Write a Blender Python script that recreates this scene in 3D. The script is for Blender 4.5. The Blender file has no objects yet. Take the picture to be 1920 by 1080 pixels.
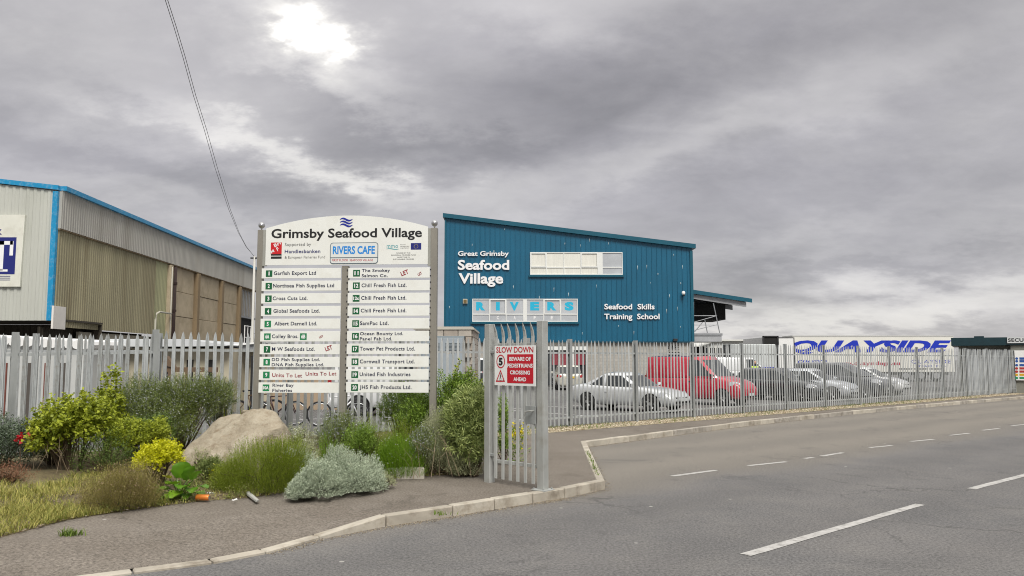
import bpy, bmesh, math, random
import numpy as np
from mathutils import Vector, Matrix

random.seed(7)
rng = np.random.default_rng(11)
sc = bpy.context.scene
C = sc.collection
R = math.radians
PI = math.pi

# ------------------------------------------------------------------ camera
F = 1493.0                      # focal length in photo pixels (28 mm on a 36 mm sensor)
CAMH = 1.86
PITCH = math.atan(134 / F)
cam = bpy.data.cameras.new('camera')
cam.lens = 28.0
cam.sensor_width = 36.0
cam.clip_start = 0.05
cam.clip_end = 3000
camo = bpy.data.objects.new('camera', cam)
C.objects.link(camo)
camo.location = (0, 0, CAMH)
camo.rotation_euler = (PI / 2 + PITCH, 0, 0)
sc.camera = camo


def ray(px, py):
    x = (px - 960) / F
    v = -(py - 540) / F
    return Vector((x, math.cos(PITCH) - math.sin(PITCH) * v, math.sin(PITCH) + math.cos(PITCH) * v))


def G(px, py, z=0.0):
    """point on the level z seen at a photo pixel"""
    d = ray(px, py)
    t = (z - CAMH) / d.z
    return Vector((d.x * t, d.y * t, z))


def P(px, py, Y):
    d = ray(px, py)
    t = Y / d.y
    return Vector((d.x * t, Y, CAMH + d.z * t))


# ------------------------------------------------------------------ sky and sun
EXPOSURE = 1.1
SUN_EL, SUN_AZ = R(48), R(166)      # azimuth from +Y towards +X: behind the camera


def build_world():
    w = bpy.data.worlds.new('World')
    sc.world = w
    w.use_nodes = True
    nt = w.node_tree
    nt.nodes.clear()
    N, L = nt.nodes, nt.links

    def val(x):
        return x

    def m(op, a, b=None, c=None, clamp=False):
        n = N.new('ShaderNodeMath')
        n.operation = op
        n.use_clamp = clamp
        for i, q in enumerate((a, b, c)):
            if q is None:
                continue
            if isinstance(q, (int, float)):
                n.inputs[i].default_value = q
            else:
                L.new(q, n.inputs[i])
        return n.outputs[0]

    tc = N.new('ShaderNodeTexCoord')
    sep = N.new('ShaderNodeSeparateXYZ')
    L.new(tc.outputs['Generated'], sep.inputs[0])
    x, y, z = sep.outputs
    el = m('ARCSINE', z)
    az = m('ARCTAN2', x, y)
    zz = m('ADD', m('MAXIMUM', z, 0.0), 0.30)
    comb = N.new('ShaderNodeCombineXYZ')
    L.new(m('DIVIDE', x, zz), comb.inputs[0])
    L.new(m('DIVIDE', y, zz), comb.inputs[1])
    comb.inputs[2].default_value = 3.7

    def noise(scale, detail, rough, off=0.0, vec=None, dist=0.0):
        mp = N.new('ShaderNodeMapping')
        mp.inputs['Location'].default_value = (off, off * 1.7, off * .3)
        mp.inputs['Scale'].default_value = (1.0, 1.25, 1.0)
        L.new(vec or comb.outputs[0], mp.inputs[0])
        n = N.new('ShaderNodeTexNoise')
        n.inputs['Scale'].default_value = scale
        n.inputs['Detail'].default_value = detail
        n.inputs['Roughness'].default_value = rough
        n.inputs['Distortion'].default_value = dist
        L.new(mp.outputs[0], n.inputs['Vector'])
        return m('SUBTRACT', n.outputs['Fac'], 0.5)

    n1 = noise(1.15, 8, 0.56, 2.0, dist=0.35)
    n2 = noise(3.2, 7, 0.6, 9.0, dist=0.3)
    n3 = noise(8.0, 5, 0.62, 4.0)
    wx = noise(2.2, 6, 0.58, 21.0)
    wy = noise(2.2, 6, 0.58, 33.0)
    azw = m('ADD', az, m('ADD', m('MULTIPLY', wx, 0.34), m('MULTIPLY', n3, 0.12)))
    elw = m('ADD', el, m('ADD', m('MULTIPLY', wy, 0.17), m('MULTIPLY', n3, 0.07)))
    lum = m('ADD', 1.0, m('ADD', m('MULTIPLY', n1, 0.62), m('ADD', m('MULTIPLY', n2, 0.50), m('MULTIPLY', n3, 0.22))))
    # cloud banks and gaps: (photo px, py, half width, half height, tilt, gain)
    blobs = [
        (560, 40, 40, 20, -38, 1.15), (596, 78, 34, 13, -20, 0.9), (645, 88, 48, 17, -34, 1.15), (604, 70, 105, 44, -32, 0.6), (600, 90, 190, 85, -28, 0.32),
        (540, 290, 170, 24, -18, 0.42), (420, 235, 150, 26, -20, 0.22),
        (690, 345, 120, 20, -8, 0.36), (330, 140, 220, 90, -10, 0.14),
        (1000, 5, 170, 60, 0, 0.26), (640, 210, 200, 22, -14, -0.24),
        (760, 280, 230, 34, -6, -0.26), (290, 345, 260, 40, -10, -0.22),
        (1050, 190, 200, 60, 12, -0.20), (1330, 70, 420, 70, 12, -0.20),
        (1330, 170, 330, 36, 16, -0.20), (1420, 235, 300, 26, 16, 0.20),
        (1050, 335, 200, 34, 6, 0.14), (1430, 385, 300, 60, 4, -0.14),
        (1620, 505, 330, 20, 2, -0.22), (1480, 440, 260, 16, 6, 0.10),
        (1800, 560, 330, 34, 4, 0.42), (1560, 610, 260, 20, 0, 0.30), (1500, 300, 420, 120, 8, -0.12),
        (60, 260, 240, 120, 0, -0.10), (930, 60, 90, 40, 0, -0.10),
        (330, 400, 260, 26, -8, 0.16),
    ]
    for px, py, rx, ry, rot, g in blobs:
        d = ray(px, py).normalized()
        a0, e0 = math.atan2(d.x, d.y), math.asin(d.z)
        c, s = math.cos(R(rot)), math.sin(R(rot))
        da, de = m('SUBTRACT', azw, a0), m('SUBTRACT', elw, e0)
        p = m('DIVIDE', m('ADD', m('MULTIPLY', da, c), m('MULTIPLY', de, s)), rx / F)
        q = m('DIVIDE', m('SUBTRACT', m('MULTIPLY', de, c), m('MULTIPLY', da, s)), ry / F)
        r2 = m('ADD', m('MULTIPLY', p, p), m('MULTIPLY', q, q))
        lum = m('ADD', lum, m('MULTIPLY', m('EXPONENT', m('MULTIPLY', r2, -0.7)), g * (.85 if g < 0 else 1)))
    lum = m('MAXIMUM', lum, 0.35)
    # overcast skies brighten towards the zenith
    up = N.new('ShaderNodeMapRange')
    up.interpolation_type = 'SMOOTHSTEP'
    up.inputs['From Min'].default_value = 0.42
    up.inputs['From Max'].default_value = 1.15
    up.inputs['To Min'].default_value = 1.0
    up.inputs['To Max'].default_value = 3.0
    L.new(el, up.inputs['Value'])
    lum = m('MULTIPLY', lum, up.outputs[0])
    # tint
    ramp = N.new('ShaderNodeValToRGB')
    ramp.color_ramp.elements[0].position = 0.2
    ramp.color_ramp.elements[0].color = (0.955, 0.92, 0.985, 1)
    ramp.color_ramp.elements[1].position = 0.85
    ramp.color_ramp.elements[1].color = (1.03, 1.0, 0.965, 1)
    L.new(m('ADD', 0.45, m('ADD', m('MULTIPLY', n1, -0.8), m('MULTIPLY', m('SUBTRACT', lum, 1.0), 0.6)), clamp=True), ramp.inputs[0])
    bc = N.new('ShaderNodeBackground')
    mul = N.new('ShaderNodeVectorMath')
    mul.operation = 'SCALE'
    L.new(ramp.outputs[0], mul.inputs[0])
    L.new(lum, mul.inputs['Scale'])
    L.new(mul.outputs[0], bc.inputs['Color'])
    bc.inputs['Strength'].default_value = 0.240
    sky = N.new('ShaderNodeTexSky')
    sky.sky_type = 'NISHITA'
    sky.sun_disc = False
    sky.sun_elevation = SUN_EL
    sky.sun_rotation = SUN_AZ
    bs = N.new('ShaderNodeBackground')
    L.new(sky.outputs[0], bs.inputs['Color'])
    bs.inputs['Strength'].default_value = 0.05
    mix = N.new('ShaderNodeMixShader')
    mix.inputs[0].default_value = 0.93
    L.new(bs.outputs[0], mix.inputs[1])
    L.new(bc.outputs[0], mix.inputs[2])
    out = N.new('ShaderNodeOutputWorld')
    L.new(mix.outputs[0], out.inputs['Surface'])


build_world()
sun = bpy.data.lights.new('sun', 'SUN')
sun.energy = 1.5
sun.angle = R(22)
sun.color = (1.0, 0.965, 0.91)
suno = bpy.data.objects.new('sun', sun)
C.objects.link(suno)
sd = Vector((math.sin(SUN_AZ) * math.cos(SUN_EL), math.cos(SUN_AZ) * math.cos(SUN_EL), math.sin(SUN_EL)))
suno.rotation_euler = sd.to_track_quat('Z', 'Y').to_euler()
suno.location = sd * 60
sc.view_settings.view_transform = 'Standard'
sc.view_settings.look = 'None'
sc.view_settings.exposure = EXPOSURE
sc.view_settings.gamma = 1
sc.view_settings.use_curve_mapping = False
sc.render.engine = 'CYCLES'
sc.cycles.max_bounces = 6
sc.cycles.diffuse_bounces = 3
sc.cycles.glossy_bounces = 3
sc.cycles.transmission_bounces = 4
sc.cycles.transparent_max_bounces = 8
sc.cycles.use_denoising = True
sc.cycles.use_adaptive_sampling = True
sc.cycles.adaptive_threshold = 0.01
sc.cycles.pixel_filter_type = 'BLACKMAN_HARRIS'
sc.cycles.filter_width = 1.05


# ------------------------------------------------------------------ materials
def lin(*c):
    if len(c) == 1:
        c = (c[0],) * 3
    o = []
    for v in c:
        v = v / 255
        o.append(v / 12.92 if v <= 0.04045 else ((v + 0.055) / 1.055) ** 2.4)
    return tuple(o) + (1,)


class NT:
    def __init__(s, mat):
        s.nt = mat.node_tree
        s.N, s.L = s.nt.nodes, s.nt.links
        s.b = s.N['Principled BSDF']

    def new(s, t):
        return s.N.new(t)

    def link(s, a, b):
        s.L.new(a, b)

    def math(s, op, a, b=None, clamp=False):
        n = s.new('ShaderNodeMath')
        n.operation = op
        n.use_clamp = clamp
        for i, q in enumerate((a, b)):
            if q is None:
                continue
            if isinstance(q, (int, float)):
                n.inputs[i].default_value = q
            else:
                s.link(q, n.inputs[i])
        return n.outputs[0]

    def noise(s, scale, detail=4, rough=.55, stretch=None, coord='Object', dist=0):
        tc = s.new('ShaderNodeTexCoord')
        mp = s.new('ShaderNodeMapping')
        s.link(tc.outputs[coord], mp.inputs[0])
        if stretch:
            mp.inputs['Scale'].default_value = stretch
        n = s.new('ShaderNodeTexNoise')
        n.inputs['Scale'].default_value = scale
        n.inputs['Detail'].default_value = detail
        n.inputs['Roughness'].default_value = rough
        n.inputs['Distortion'].default_value = dist
        s.link(mp.outputs[0], n.inputs['Vector'])
        return n.outputs['Fac']

    def ramp(s, fac, stops):
        r = s.new('ShaderNodeValToRGB')
        e = r.color_ramp.elements
        while len(e) < len(stops):
            e.new(0.5)
        for i, (p, c) in enumerate(stops):
            e[i].position = p
            e[i].color = c if isinstance(c, tuple) else (c, c, c, 1)
        s.link(fac, r.inputs[0])
        return r.outputs[0]

    def mix(s, fac, a, b, mode='MIX'):
        n = s.new('ShaderNodeMix')
        n.data_type = 'RGBA'
        n.blend_type = mode
        for i, q in ((0, fac), (6, a), (7, b)):
            if isinstance(q, (int, float)):
                n.inputs[i].default_value = q
            elif isinstance(q, tuple):
                n.inputs[i].default_value = q
            else:
                s.link(q, n.inputs[i])
        return n.outputs[2]

    def bump(s, h, strength=.3, dist=.01):
        n = s.new('ShaderNodeBump')
        n.inputs['Strength'].default_value = strength
        n.inputs['Distance'].default_value = dist
        s.link(h, n.inputs['Height'])
        s.link(n.outputs[0], s.b.inputs['Normal'])


MATS = {}


def mat(name, col, rough=.6, metal=0.0, var=0.0, vscale=3.0, bump=0.0, bscale=30.0, coat=0.0, stretch=None, dirt=None, dirt_amt=0.0,
        dscale=1.5, dstretch=None, emit=None, spec=None):
    if name in MATS or col is None:
        return MATS[name]
    m = bpy.data.materials.new(name)
    m.use_nodes = True
    t = NT(m)
    b = t.b
    c = col
    b.inputs['Base Color'].default_value = c
    b.inputs['Roughness'].default_value = rough
    b.inputs['Metallic'].default_value = metal
    if spec is not None:
        b.inputs['Specular IOR Level'].default_value = spec
    if coat:
        b.inputs['Coat Weight'].default_value = coat
        b.inputs['Coat Roughness'].default_value = .05
    out = None
    if var:
        f = t.noise(vscale, 5, .6, stretch)
        d = tuple(min(1, x * (1 - var)) for x in c[:3]) + (1,)
        u = tuple(min(1, x * (1 + var)) for x in c[:3]) + (1,)
        out = t.ramp(f, [(.3, d), (.7, u)])
    if dirt:
        f = t.noise(dscale, 6, .65, dstretch)
        k = t.ramp(f, [(.5, (0, 0, 0, 1)), (.72, (dirt_amt,) * 3 + (1,))])
        out = t.mix(k, out if out is not None else c, dirt)
    if out is not None:
        t.link(out, b.inputs['Base Color'])
    if bump:
        t.bump(t.noise(bscale, 4, .6, stretch), bump, .01)
    if emit:
        b.inputs['Emission Color'].default_value = emit
        b.inputs['Emission Strength'].default_value = 1
    MATS[name] = m
    return m


galv = mat('galvanised steel', (.40, .42, .42, 1), .5, .25, var=.22, vscale=9, stretch=(1, 1, .25), dirt=(.30, .30, .28, 1), dirt_amt=.5, dscale=14)
galv_b = mat('galvanised steel bright', (.48, .50, .50, 1), .45, .3, var=.2, vscale=7, stretch=(1, 1, .25))
galv_c = mat('galvanised steel dull', (.34, .355, .35, 1), .6, .2, var=.25, vscale=8, stretch=(1, 1, .25), dirt=(.22, .18, .13, 1), dirt_amt=.5, dscale=10)
galv_dark = mat('galvanised post', (.33, .345, .34, 1), .5, .35, var=.2, vscale=6, stretch=(1, 1, .2))
galv_gate = mat('gate steel', (.40, .41, .39, 1), .5, .3, var=.16, vscale=6, stretch=(1, 1, .2), dirt=(.20, .17, .12, 1), dirt_amt=.35, dscale=5)
taupe = mat('sign post paint', (.25, .235, .20, 1), .45, .3, var=.14, vscale=4, stretch=(1, 1, .3))
board_white = mat('board white', (.74, .75, .71, 1), .35, var=.04, vscale=2, dirt=(.45, .42, .34, 1), dirt_amt=.25, dscale=4)
navy_ink = mat('navy ink', (.012, .016, .05, 1), .4)
black_ink = mat('black ink', (.01, .01, .01, 1), .4)
grey_ink = mat('grey ink', (.09, .09, .09, 1), .4)
blue_ink = mat('blue ink', (.012, .02, .20, 1), .4)
cyan_ink = mat('cyan ink', (.01, .22, .62, 1), .4)
red_ink = mat('red ink', (.42, .012, .02, 1), .4)
darkred_ink = mat('dark red ink', (.27, .02, .03, 1), .5)
green_tile = mat('green tile', (.004, .10, .032, 1), .4)
green_bright = mat('green tile faded', (.012, .19, .07, 1), .4)
white_ink = mat('white ink', (.8, .8, .8, 1), .4)
white_paint = mat('white paint', (.78, .78, .76, 1), .4, var=.04)
black_rubber = mat('black rubber', (.012, .012, .012, 1), .7)
black_plastic = mat('black plastic', (.02, .02, .021, 1), .5)
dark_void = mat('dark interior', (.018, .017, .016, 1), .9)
teal = mat('teal cladding', (.004, .10, .18, 1), .35, .0, var=.10, vscale=1.2, stretch=(1, 1, .3), coat=.1)
teal_trim = mat('teal trim', (.005, .085, .13, 1), .35, var=.08, vscale=2)
teal_seam = mat('teal seam', (.003, .055, .09, 1), .4)
steel_grey = mat('grey steelwork', (.26, .27, .28, 1), .5, .2, var=.15, vscale=2)
glass = mat('window glass', (.03, .035, .04, 1), .06, 0, spec=.8)
car_glass = mat('car glass', (.022, .028, .03, 1), .06, 0, spec=.9)
chrome = mat('chrome', (.75, .75, .76, 1), .15, 1)
alloy = mat('alloy', (.55, .56, .57, 1), .3, .8)


# ------------------------------------------------------------------ mesh helpers
class MB:
    """collects shapes, links them as ONE mesh object"""

    def __init__(s):
        s.v, s.f = [], []

    def add(s, verts, faces, M=None):
        o = len(s.v)
        for p in verts:
            p = Vector(p)
            s.v.append(tuple(M @ p) if M else tuple(p))
        s.f += [tuple(i + o for i in f) for f in faces]
        return s

    def box(s, c, d, rz=0.0, M=None):
        x, y, z = d[0] / 2, d[1] / 2, d[2] / 2
        vs = [(-x, -y, -z), (x, -y, -z), (x, y, -z), (-x, y, -z), (-x, -y, z), (x, -y, z), (x, y, z), (-x, y, z)]
        T = Matrix.Translation(c) @ Matrix.Rotation(rz, 4, 'Z')
        if M:
            T = M @ T
        return s.add(vs, [(0, 3, 2, 1), (4, 5, 6, 7), (0, 1, 5, 4), (1, 2, 6, 5), (2, 3, 7, 6), (3, 0, 4, 7)], T)

    def hexa(s, pts):
        """eight corners: bottom ring of four then top ring of four"""
        return s.add(pts, [(0, 3, 2, 1), (4, 5, 6, 7), (0, 1, 5, 4), (1, 2, 6, 5), (2, 3, 7, 6), (3, 0, 4, 7)])

    def prism(s, poly, y0, y1, M=None):
        """polygon in x,z (counter-clockwise seen from -Y) extruded from y0 (front) to y1 (back)"""
        n = len(poly)
        vs = [(a, y0, b) for a, b in poly] + [(a, y1, b) for a, b in poly]
        fs = [tuple(range(n)), tuple(range(2 * n - 1, n - 1, -1))]
        fs += [(i + n, (i + 1) % n + n, (i + 1) % n, i) for i in range(n)]
        return s.add(vs, fs, M)

    def tube(s, pts, r, n=6, caps=True):
        pts = [Vector(p) for p in pts]
        rr = r if isinstance(r, (list, tuple)) else [r] * len(pts)
        o = len(s.v)
        up = Vector((0, 0, 1))
        for i, p in enumerate(pts):
            a = pts[max(i - 1, 0)]
            b = pts[min(i + 1, len(pts) - 1)]
            t = (b - a).normalized()
            ref = up if abs(t.z) < .95 else Vector((1, 0, 0))
            u = t.cross(ref).normalized()
            w = u.cross(t)
            for k in range(n):
                an = 2 * PI * k / n
                s.v.append(tuple(p + (u * math.cos(an) + w * math.sin(an)) * rr[i]))
        for i in range(len(pts) - 1):
            for k in range(n):
                a, b = o + i * n + k, o + i * n + (k + 1) % n
                s.f.append((a, a + n, b + n, b))
        if caps:
            s.f.append(tuple(o + k for k in range(n)))
            e = o + (len(pts) - 1) * n
            s.f.append(tuple(e + k for k in range(n - 1, -1, -1)))
        return s

    def lathe(s, prof, n=16, M=None):
        """profile of (radius, height) turned round local z"""
        vs, fs = [], []
        for r, h in prof:
            for k in range(n):
                a = 2 * PI * k / n
                vs.append((r * math.cos(a), r * math.sin(a), h))
        for i in range(len(prof) - 1):
            for k in range(n):
                a, b = i * n + k, i * n + (k + 1) % n
                fs.append((a, b, b + n, a + n))
        fs.append(tuple(range(n - 1, -1, -1)))
        e = (len(prof) - 1) * n
        fs.append(tuple(e + k for k in range(n)))
        return s.add(vs, fs, M)

    def build(s, name, m, parent=None, loc=None, rz=None, smooth=False, bevel=0, tilt=None):
        me = bpy.data.meshes.new(name)
        me.from_pydata(s.v, [], s.f)
        if bevel:
            bm = bmesh.new()
            bm.from_mesh(me)
            bmesh.ops.bevel(bm, geom=list(bm.edges), offset=bevel, segments=1, affect='EDGES', profile=.5)
            bm.to_mesh(me)
            bm.free()
        if smooth:
            me.shade_smooth()
        if m:
            me.materials.append(m)
        return link(name, me, parent, loc, rz)


def link(name, data, parent=None, loc=None, rz=None):
    o = bpy.data.objects.new(name, data)
    C.objects.link(o)
    if parent:
        o.parent = parent
    if loc is not None:
        o.location = loc
    if rz is not None:
        o.rotation_euler = (0, 0, rz)
    return o


def tag(o, label=None, cat=None, group=None, kind=None):
    if label:
        o['label'] = label
    if cat:
        o['category'] = cat
    if group:
        o['group'] = group
    if kind:
        o['kind'] = kind
    return o


def empty(name, loc=(0, 0, 0), rz=0.0, label=None, cat=None, group=None, kind=None):
    o = bpy.data.objects.new(name, None)
    C.objects.link(o)
    o.empty_display_size = .2
    o.location = loc
    o.rotation_euler = (0, 0, rz)
    return tag(o, label, cat, group, kind)


def copy_tree(o, parent=None):
    kids = list(o.children)
    c = o.copy()
    C.objects.link(c)
    c.parent = parent
    for ch in kids:
        copy_tree(ch, c)
    return c


# ---- lettering: a text becomes a mesh fitted to a box on a vertical face
TEXT_CACHE = {}


def text_raw(s, bold, ext, shear, space):
    key = (s, bold, ext, shear, space)
    if key not in TEXT_CACHE:
        cu = bpy.data.curves.new('lettering', 'FONT')
        cu.body = s
        cu.size = 1
        cu.resolution_u = 3
        cu.offset = bold
        cu.extrude = ext
        cu.shear = shear
        cu.space_character = space
        o = bpy.data.objects.new('lettering', cu)
        C.objects.link(o)
        dg = bpy.context.evaluated_depsgraph_get()
        me = bpy.data.meshes.new_from_object(o.evaluated_get(dg))
        n = len(me.vertices)
        a = np.empty(n * 3)
        me.vertices.foreach_get('co', a)
        TEXT_CACHE[key] = (me, a.reshape(-1, 3))
        bpy.data.objects.remove(o)
        bpy.data.curves.remove(cu)
    return TEXT_CACHE[key]


def cap_height(bold):
    a = text_raw('H', bold, 0, 0, 1)[1]
    return a[:, 1].max() - max(a[:, 1].min(), -.02), a[:, 1].min()


def lettering(s, u0, u1, zb, cap, m, parent, y=-.004, bold=.02, depth=0.0, shear=0, space=1.05, rot=0.0, name='lettering', slope=0.0):
    """text from u0 to u1 along local x, baseline zb, capital height cap, on the local plane y facing -Y"""
    me, a = text_raw(s, bold, 0.01 if depth else 0, shear, space)
    H, b0 = cap_height(bold)
    w = a[:, 0].max() - a[:, 0].min()
    sx = (u1 - u0) / w
    sz = cap / H
    X = (a[:, 0] - a[:, 0].min()) * sx
    Z = (a[:, 1] - b0) * sz
    if rot:
        c_, s_ = math.cos(rot), math.sin(rot)
        X, Z = X * c_ - Z * s_, X * s_ + Z * c_
    Z = Z + X * slope
    me2 = me.copy()
    out = np.empty((len(a), 3))
    out[:, 0] = X + u0
    out[:, 2] = Z + zb
    if depth:
        out[:, 1] = y - depth / 2 - a[:, 2] / .01 * depth / 2
    else:
        out[:, 1] = y
    me2.vertices.foreach_set('co', out.ravel())
    me2.materials.clear()
    me2.materials.append(m)
    me2.update()
    return link(name, me2, parent)


class Face:
    """a vertical plane through A facing the camera side; maps photo pixels to its own u,z"""

    def __init__(s, A, ang=0.0):
        s.A = Vector((A[0], A[1], 0))
        s.ang = ang
        s.u = Vector((math.cos(ang), math.sin(ang), 0))
        s.n = Vector((math.sin(ang), -math.cos(ang), 0))

    def uz(s, px, py):
        d = ray(px, py)
        o = Vector((0, 0, CAMH))
        t = (s.A - o).dot(s.n) / d.dot(s.n)
        p = o + d * t
        return (p - s.A).dot(s.u), p.z

    def write(s, txt, x0, x1, ytop, ybase, m, parent, slope_px=0.0, **k):
        u0, zb = s.uz(x0, ybase)
        u1, _ = s.uz(x1, ybase)
        _, zt = s.uz(x0, ytop)
        sl = 0
        if slope_px:
            _, z1 = s.uz(x1, ybase + slope_px)
            sl = (z1 - zb) / (u1 - u0)
        return lettering(txt, u0, u1, zb, zt - zb, m, parent, slope=sl, **k)

    def rect(s, mb, x0, y0, x1, y1, f, b):
        u0, z1 = s.uz(x0, y0)
        u1, z0 = s.uz(x1, y1)
        return mb.prism([(u0, z0), (u1, z0), (u1, z1), (u0, z1)], f, b)


def rect(mb, u0, z0, u1, z1, f, b):
    return mb.prism([(u0, z0), (u1, z0), (u1, z1), (u0, z1)], f, b)

# ================================================================== GROUND
ROADZ = -0.125
FA = math.atan2(.643, .766)
F0 = Vector((1.63, 22.3, 0))
FD = Vector((math.cos(FA), math.sin(FA), 0))
FN = Vector((math.sin(FA), -math.cos(FA), 0))       # towards the road


def on_fence(s, off=0.0, z=0.0):
    p = F0 + FD * s + FN * off
    return Vector((p.x, p.y, z))


def asphalt(name, base, patch, dust, speck=True, band=None, rough=.82, cracks=False):
    m = bpy.data.materials.new(name)
    m.use_nodes = True
    t = NT(m)
    big = t.noise(.35, 5, .6, coord='Object', dist=.6)
    c = t.ramp(big, [(.32, base), (.68, patch)])
    mid = t.noise(1.6, 6, .7, stretch=(1, 1, 1))
    c = t.mix(t.ramp(mid, [(.45, 0.0), (.75, .55)]), c, dust)
    if band:
        # dust that gathers along the edge of the road and lies in the lay-by; worn wheel tracks on the lane
        tc = t.new('ShaderNodeTexCoord')
        sep = t.new('ShaderNodeSeparateXYZ')
        t.link(tc.outputs['Object'], sep.inputs[0])
        nx, ny, d0 = band
        wob = t.math('MULTIPLY', t.math('SUBTRACT', t.noise(.22, 3, .5), .5), 2.2)
        dd = t.math('ADD', t.math('ADD', t.math('MULTIPLY', sep.outputs[0], nx), t.math('MULTIPLY', sep.outputs[1], ny)), wob)
        dd = t.math('SUBTRACT', dd, d0)
        k = t.ramp(t.math('ADD', t.math('MULTIPLY', dd, .22), .5, clamp=True), [(.36, 0.0), (.62, .8)])
        c = t.mix(k, c, (.205, .186, .157, 1))
        tr = t.math('SINE', t.math('MULTIPLY', dd, 3.3))
        c = t.mix(t.math('MULTIPLY', t.math('ADD', tr, 1), .10), c, tuple(x * .6 for x in base[:3]) + (1,))
    # old oil and water stains
    st = t.noise(.9, 7, .75, dist=1.2)
    c = t.mix(t.ramp(st, [(.56, 0.0), (.66, .45)]), c, tuple(x * .55 for x in base[:3]) + (1,))
    fine = t.noise(32, 4, .85)
    c = t.mix(.85, c, t.ramp(fine, [(.34, .18), (.66, .84)]), 'OVERLAY')
    vc = t.new('ShaderNodeTexVoronoi')
    vc.feature = 'DISTANCE_TO_EDGE'
    vc.inputs['Scale'].default_value = .42 if not cracks else .8
    tcc = t.new('ShaderNodeTexCoord')
    nz = t.new('ShaderNodeTexNoise')
    nz.inputs['Scale'].default_value = 2.5
    nz.inputs['Detail'].default_value = 6
    t.link(tcc.outputs['Object'], nz.inputs['Vector'])
    ad = t.new('ShaderNodeVectorMath')
    ad.operation = 'MULTIPLY_ADD'
    t.link(nz.outputs['Color'], ad.inputs[0])
    ad.inputs[1].default_value = (.9, .9, 0)
    t.link(tcc.outputs['Object'], ad.inputs[2])
    t.link(ad.outputs[0], vc.inputs['Vector'])
    ck = t.math('MULTIPLY', t.ramp(vc.outputs['Distance'], [(.0, 1.0), (.012, 0.0)]), t.ramp(t.noise(.25, 3, .5), [(.52, 0.0), (.6, .55)]))
    c = t.mix(ck, c, tuple(x * .35 for x in base[:3]) + (1,))
    vor = t.new('ShaderNodeTexVoronoi')
    vor.inputs['Scale'].default_value = 38
    tc = t.new('ShaderNodeTexCoord')
    t.link(tc.outputs['Object'], vor.inputs['Vector'])
    sp = t.ramp(vor.outputs['Distance'], [(.0, .5), (.16, 0.0)])
    c = t.mix(sp, c, (.34, .33, .30, 1))
    if speck:
        # the odd white gull dropping and trodden gum
        v2 = t.new('ShaderNodeTexVoronoi')
        v2.inputs['Scale'].default_value = 1.5
        t.link(tc.outputs['Object'], v2.inputs['Vector'])
        gum = t.math('LESS_THAN', t.math('ADD', v2.outputs['Distance'], t.math('MULTIPLY', fine, .03)), .055)
        c = t.mix(t.math('MULTIPLY', gum, .6), c, (.5, .49, .45, 1))
    t.link(c, t.b.inputs['Base Color'])
    t.b.inputs['Roughness'].default_value = rough
    t.b.inputs['Specular IOR Level'].default_value = .25
    t.bump(t.noise(70, 3, .7), .5, .008)
    return m


def flat_poly(name, pts, m, kind='structure', parent=None):
    bm = bmesh.new()
    vs = [bm.verts.new(p) for p in pts]
    bm.faces.new(vs)
    bmesh.ops.triangulate(bm, faces=bm.faces[:])
    bm.normal_update()
    for f in bm.faces:
        if f.normal.z < 0:
            f.normal_flip()
    me = bpy.data.meshes.new(name)
    bm.to_mesh(me)
    bm.free()
    me.materials.append(m)
    o = link(name, me, parent)
    if kind:
        o['kind'] = kind
    return o


edge_a, edge_b = G(1260, 893, ROADZ), G(1897, 799, ROADZ)
ed = (edge_b - edge_a).normalized()
en = Vector((-ed.y, ed.x, 0))
m_road = asphalt('road asphalt', (.118, .116, .115, 1), (.150, .144, .139, 1), (.178, .170, .158, 1), band=(en.x, en.y, edge_a.dot(en) - .4))
m_pave = asphalt('pavement asphalt', (.135, .116, .095, 1), (.175, .153, .128, 1), (.215, .192, .165, 1), cracks=True)
m_yard = asphalt('yard asphalt', (.10, .10, .10, 1), (.13, .128, .125, 1), (.15, .145, .135, 1), speck=False)
bm_ = MB()
bm_.add([(-1500, -300, ROADZ - .3), (1500, -300, ROADZ - .3), (1500, 2000, ROADZ - .3), (-1500, 2000, ROADZ - .3)], [(0, 1, 2, 3)])
bm_.build('ground', m_yard)['kind'] = 'structure'
b = MB()
b.add([(-70, -25, ROADZ), (140, -25, ROADZ), (140, 80, ROADZ), (-70, 60, ROADZ)], [(0, 1, 2, 3)])
b.build('road', m_road)['kind'] = 'structure'

# ---- kerb line (photo pixel, level of its top)
KP = [(250, 1072, -.10), (400, 1053, -.10), (500, 1034, -.10), (600, 1006, -.095), (725, 967, 0), (850, 949, 0), (1000, 926, 0), (1060, 917, 0),
      (1134, 902, 0), (1099, 828, 0), (1180, 818, 0), (1300, 803, 0), (1400, 791, 0), (1500, 780.5, 0), (1600, 770.5, 0), (1700, 761.5, 0), (1800, 753, 0), (1892, 745.5, 0)]
kerb = [G(px, py, z) for px, py, z in KP]
d0 = (kerb[0] - kerb[1]).normalized()
kerb = [kerb[0] + Vector((d0.x, d0.y, 0)) * 30] + kerb
d1 = (kerb[-1] - kerb[-3]).normalized()
kerb.append(kerb[-1] + Vector((d1.x, d1.y, 0)) * 60)
KW = .13
inner = []
for i, p in enumerate(kerb):
    a = kerb[max(i - 1, 0)]
    c = kerb[min(i + 1, len(kerb) - 1)]
    t1 = (p - a) if i else (c - p)
    t2 = (c - p) if i < len(kerb) - 1 else (p - a)
    t1.z = t2.z = 0
    t1.normalize()
    t2.normalize()
    n1 = Vector((-t1.y, t1.x, 0))
    n2 = Vector((-t2.y, t2.x, 0))
    nn = (n1 + n2).normalized()
    inner.append(p + nn * (KW / max(.35, nn.dot(n1))))
m_kerb = mat('kerb concrete', (.37, .335, .275, 1), .85, var=.2, vscale=2.2, bump=.5, bscale=40, dirt=(.15, .12, .085, 1), dirt_amt=.75, dscale=3.5)
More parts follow.
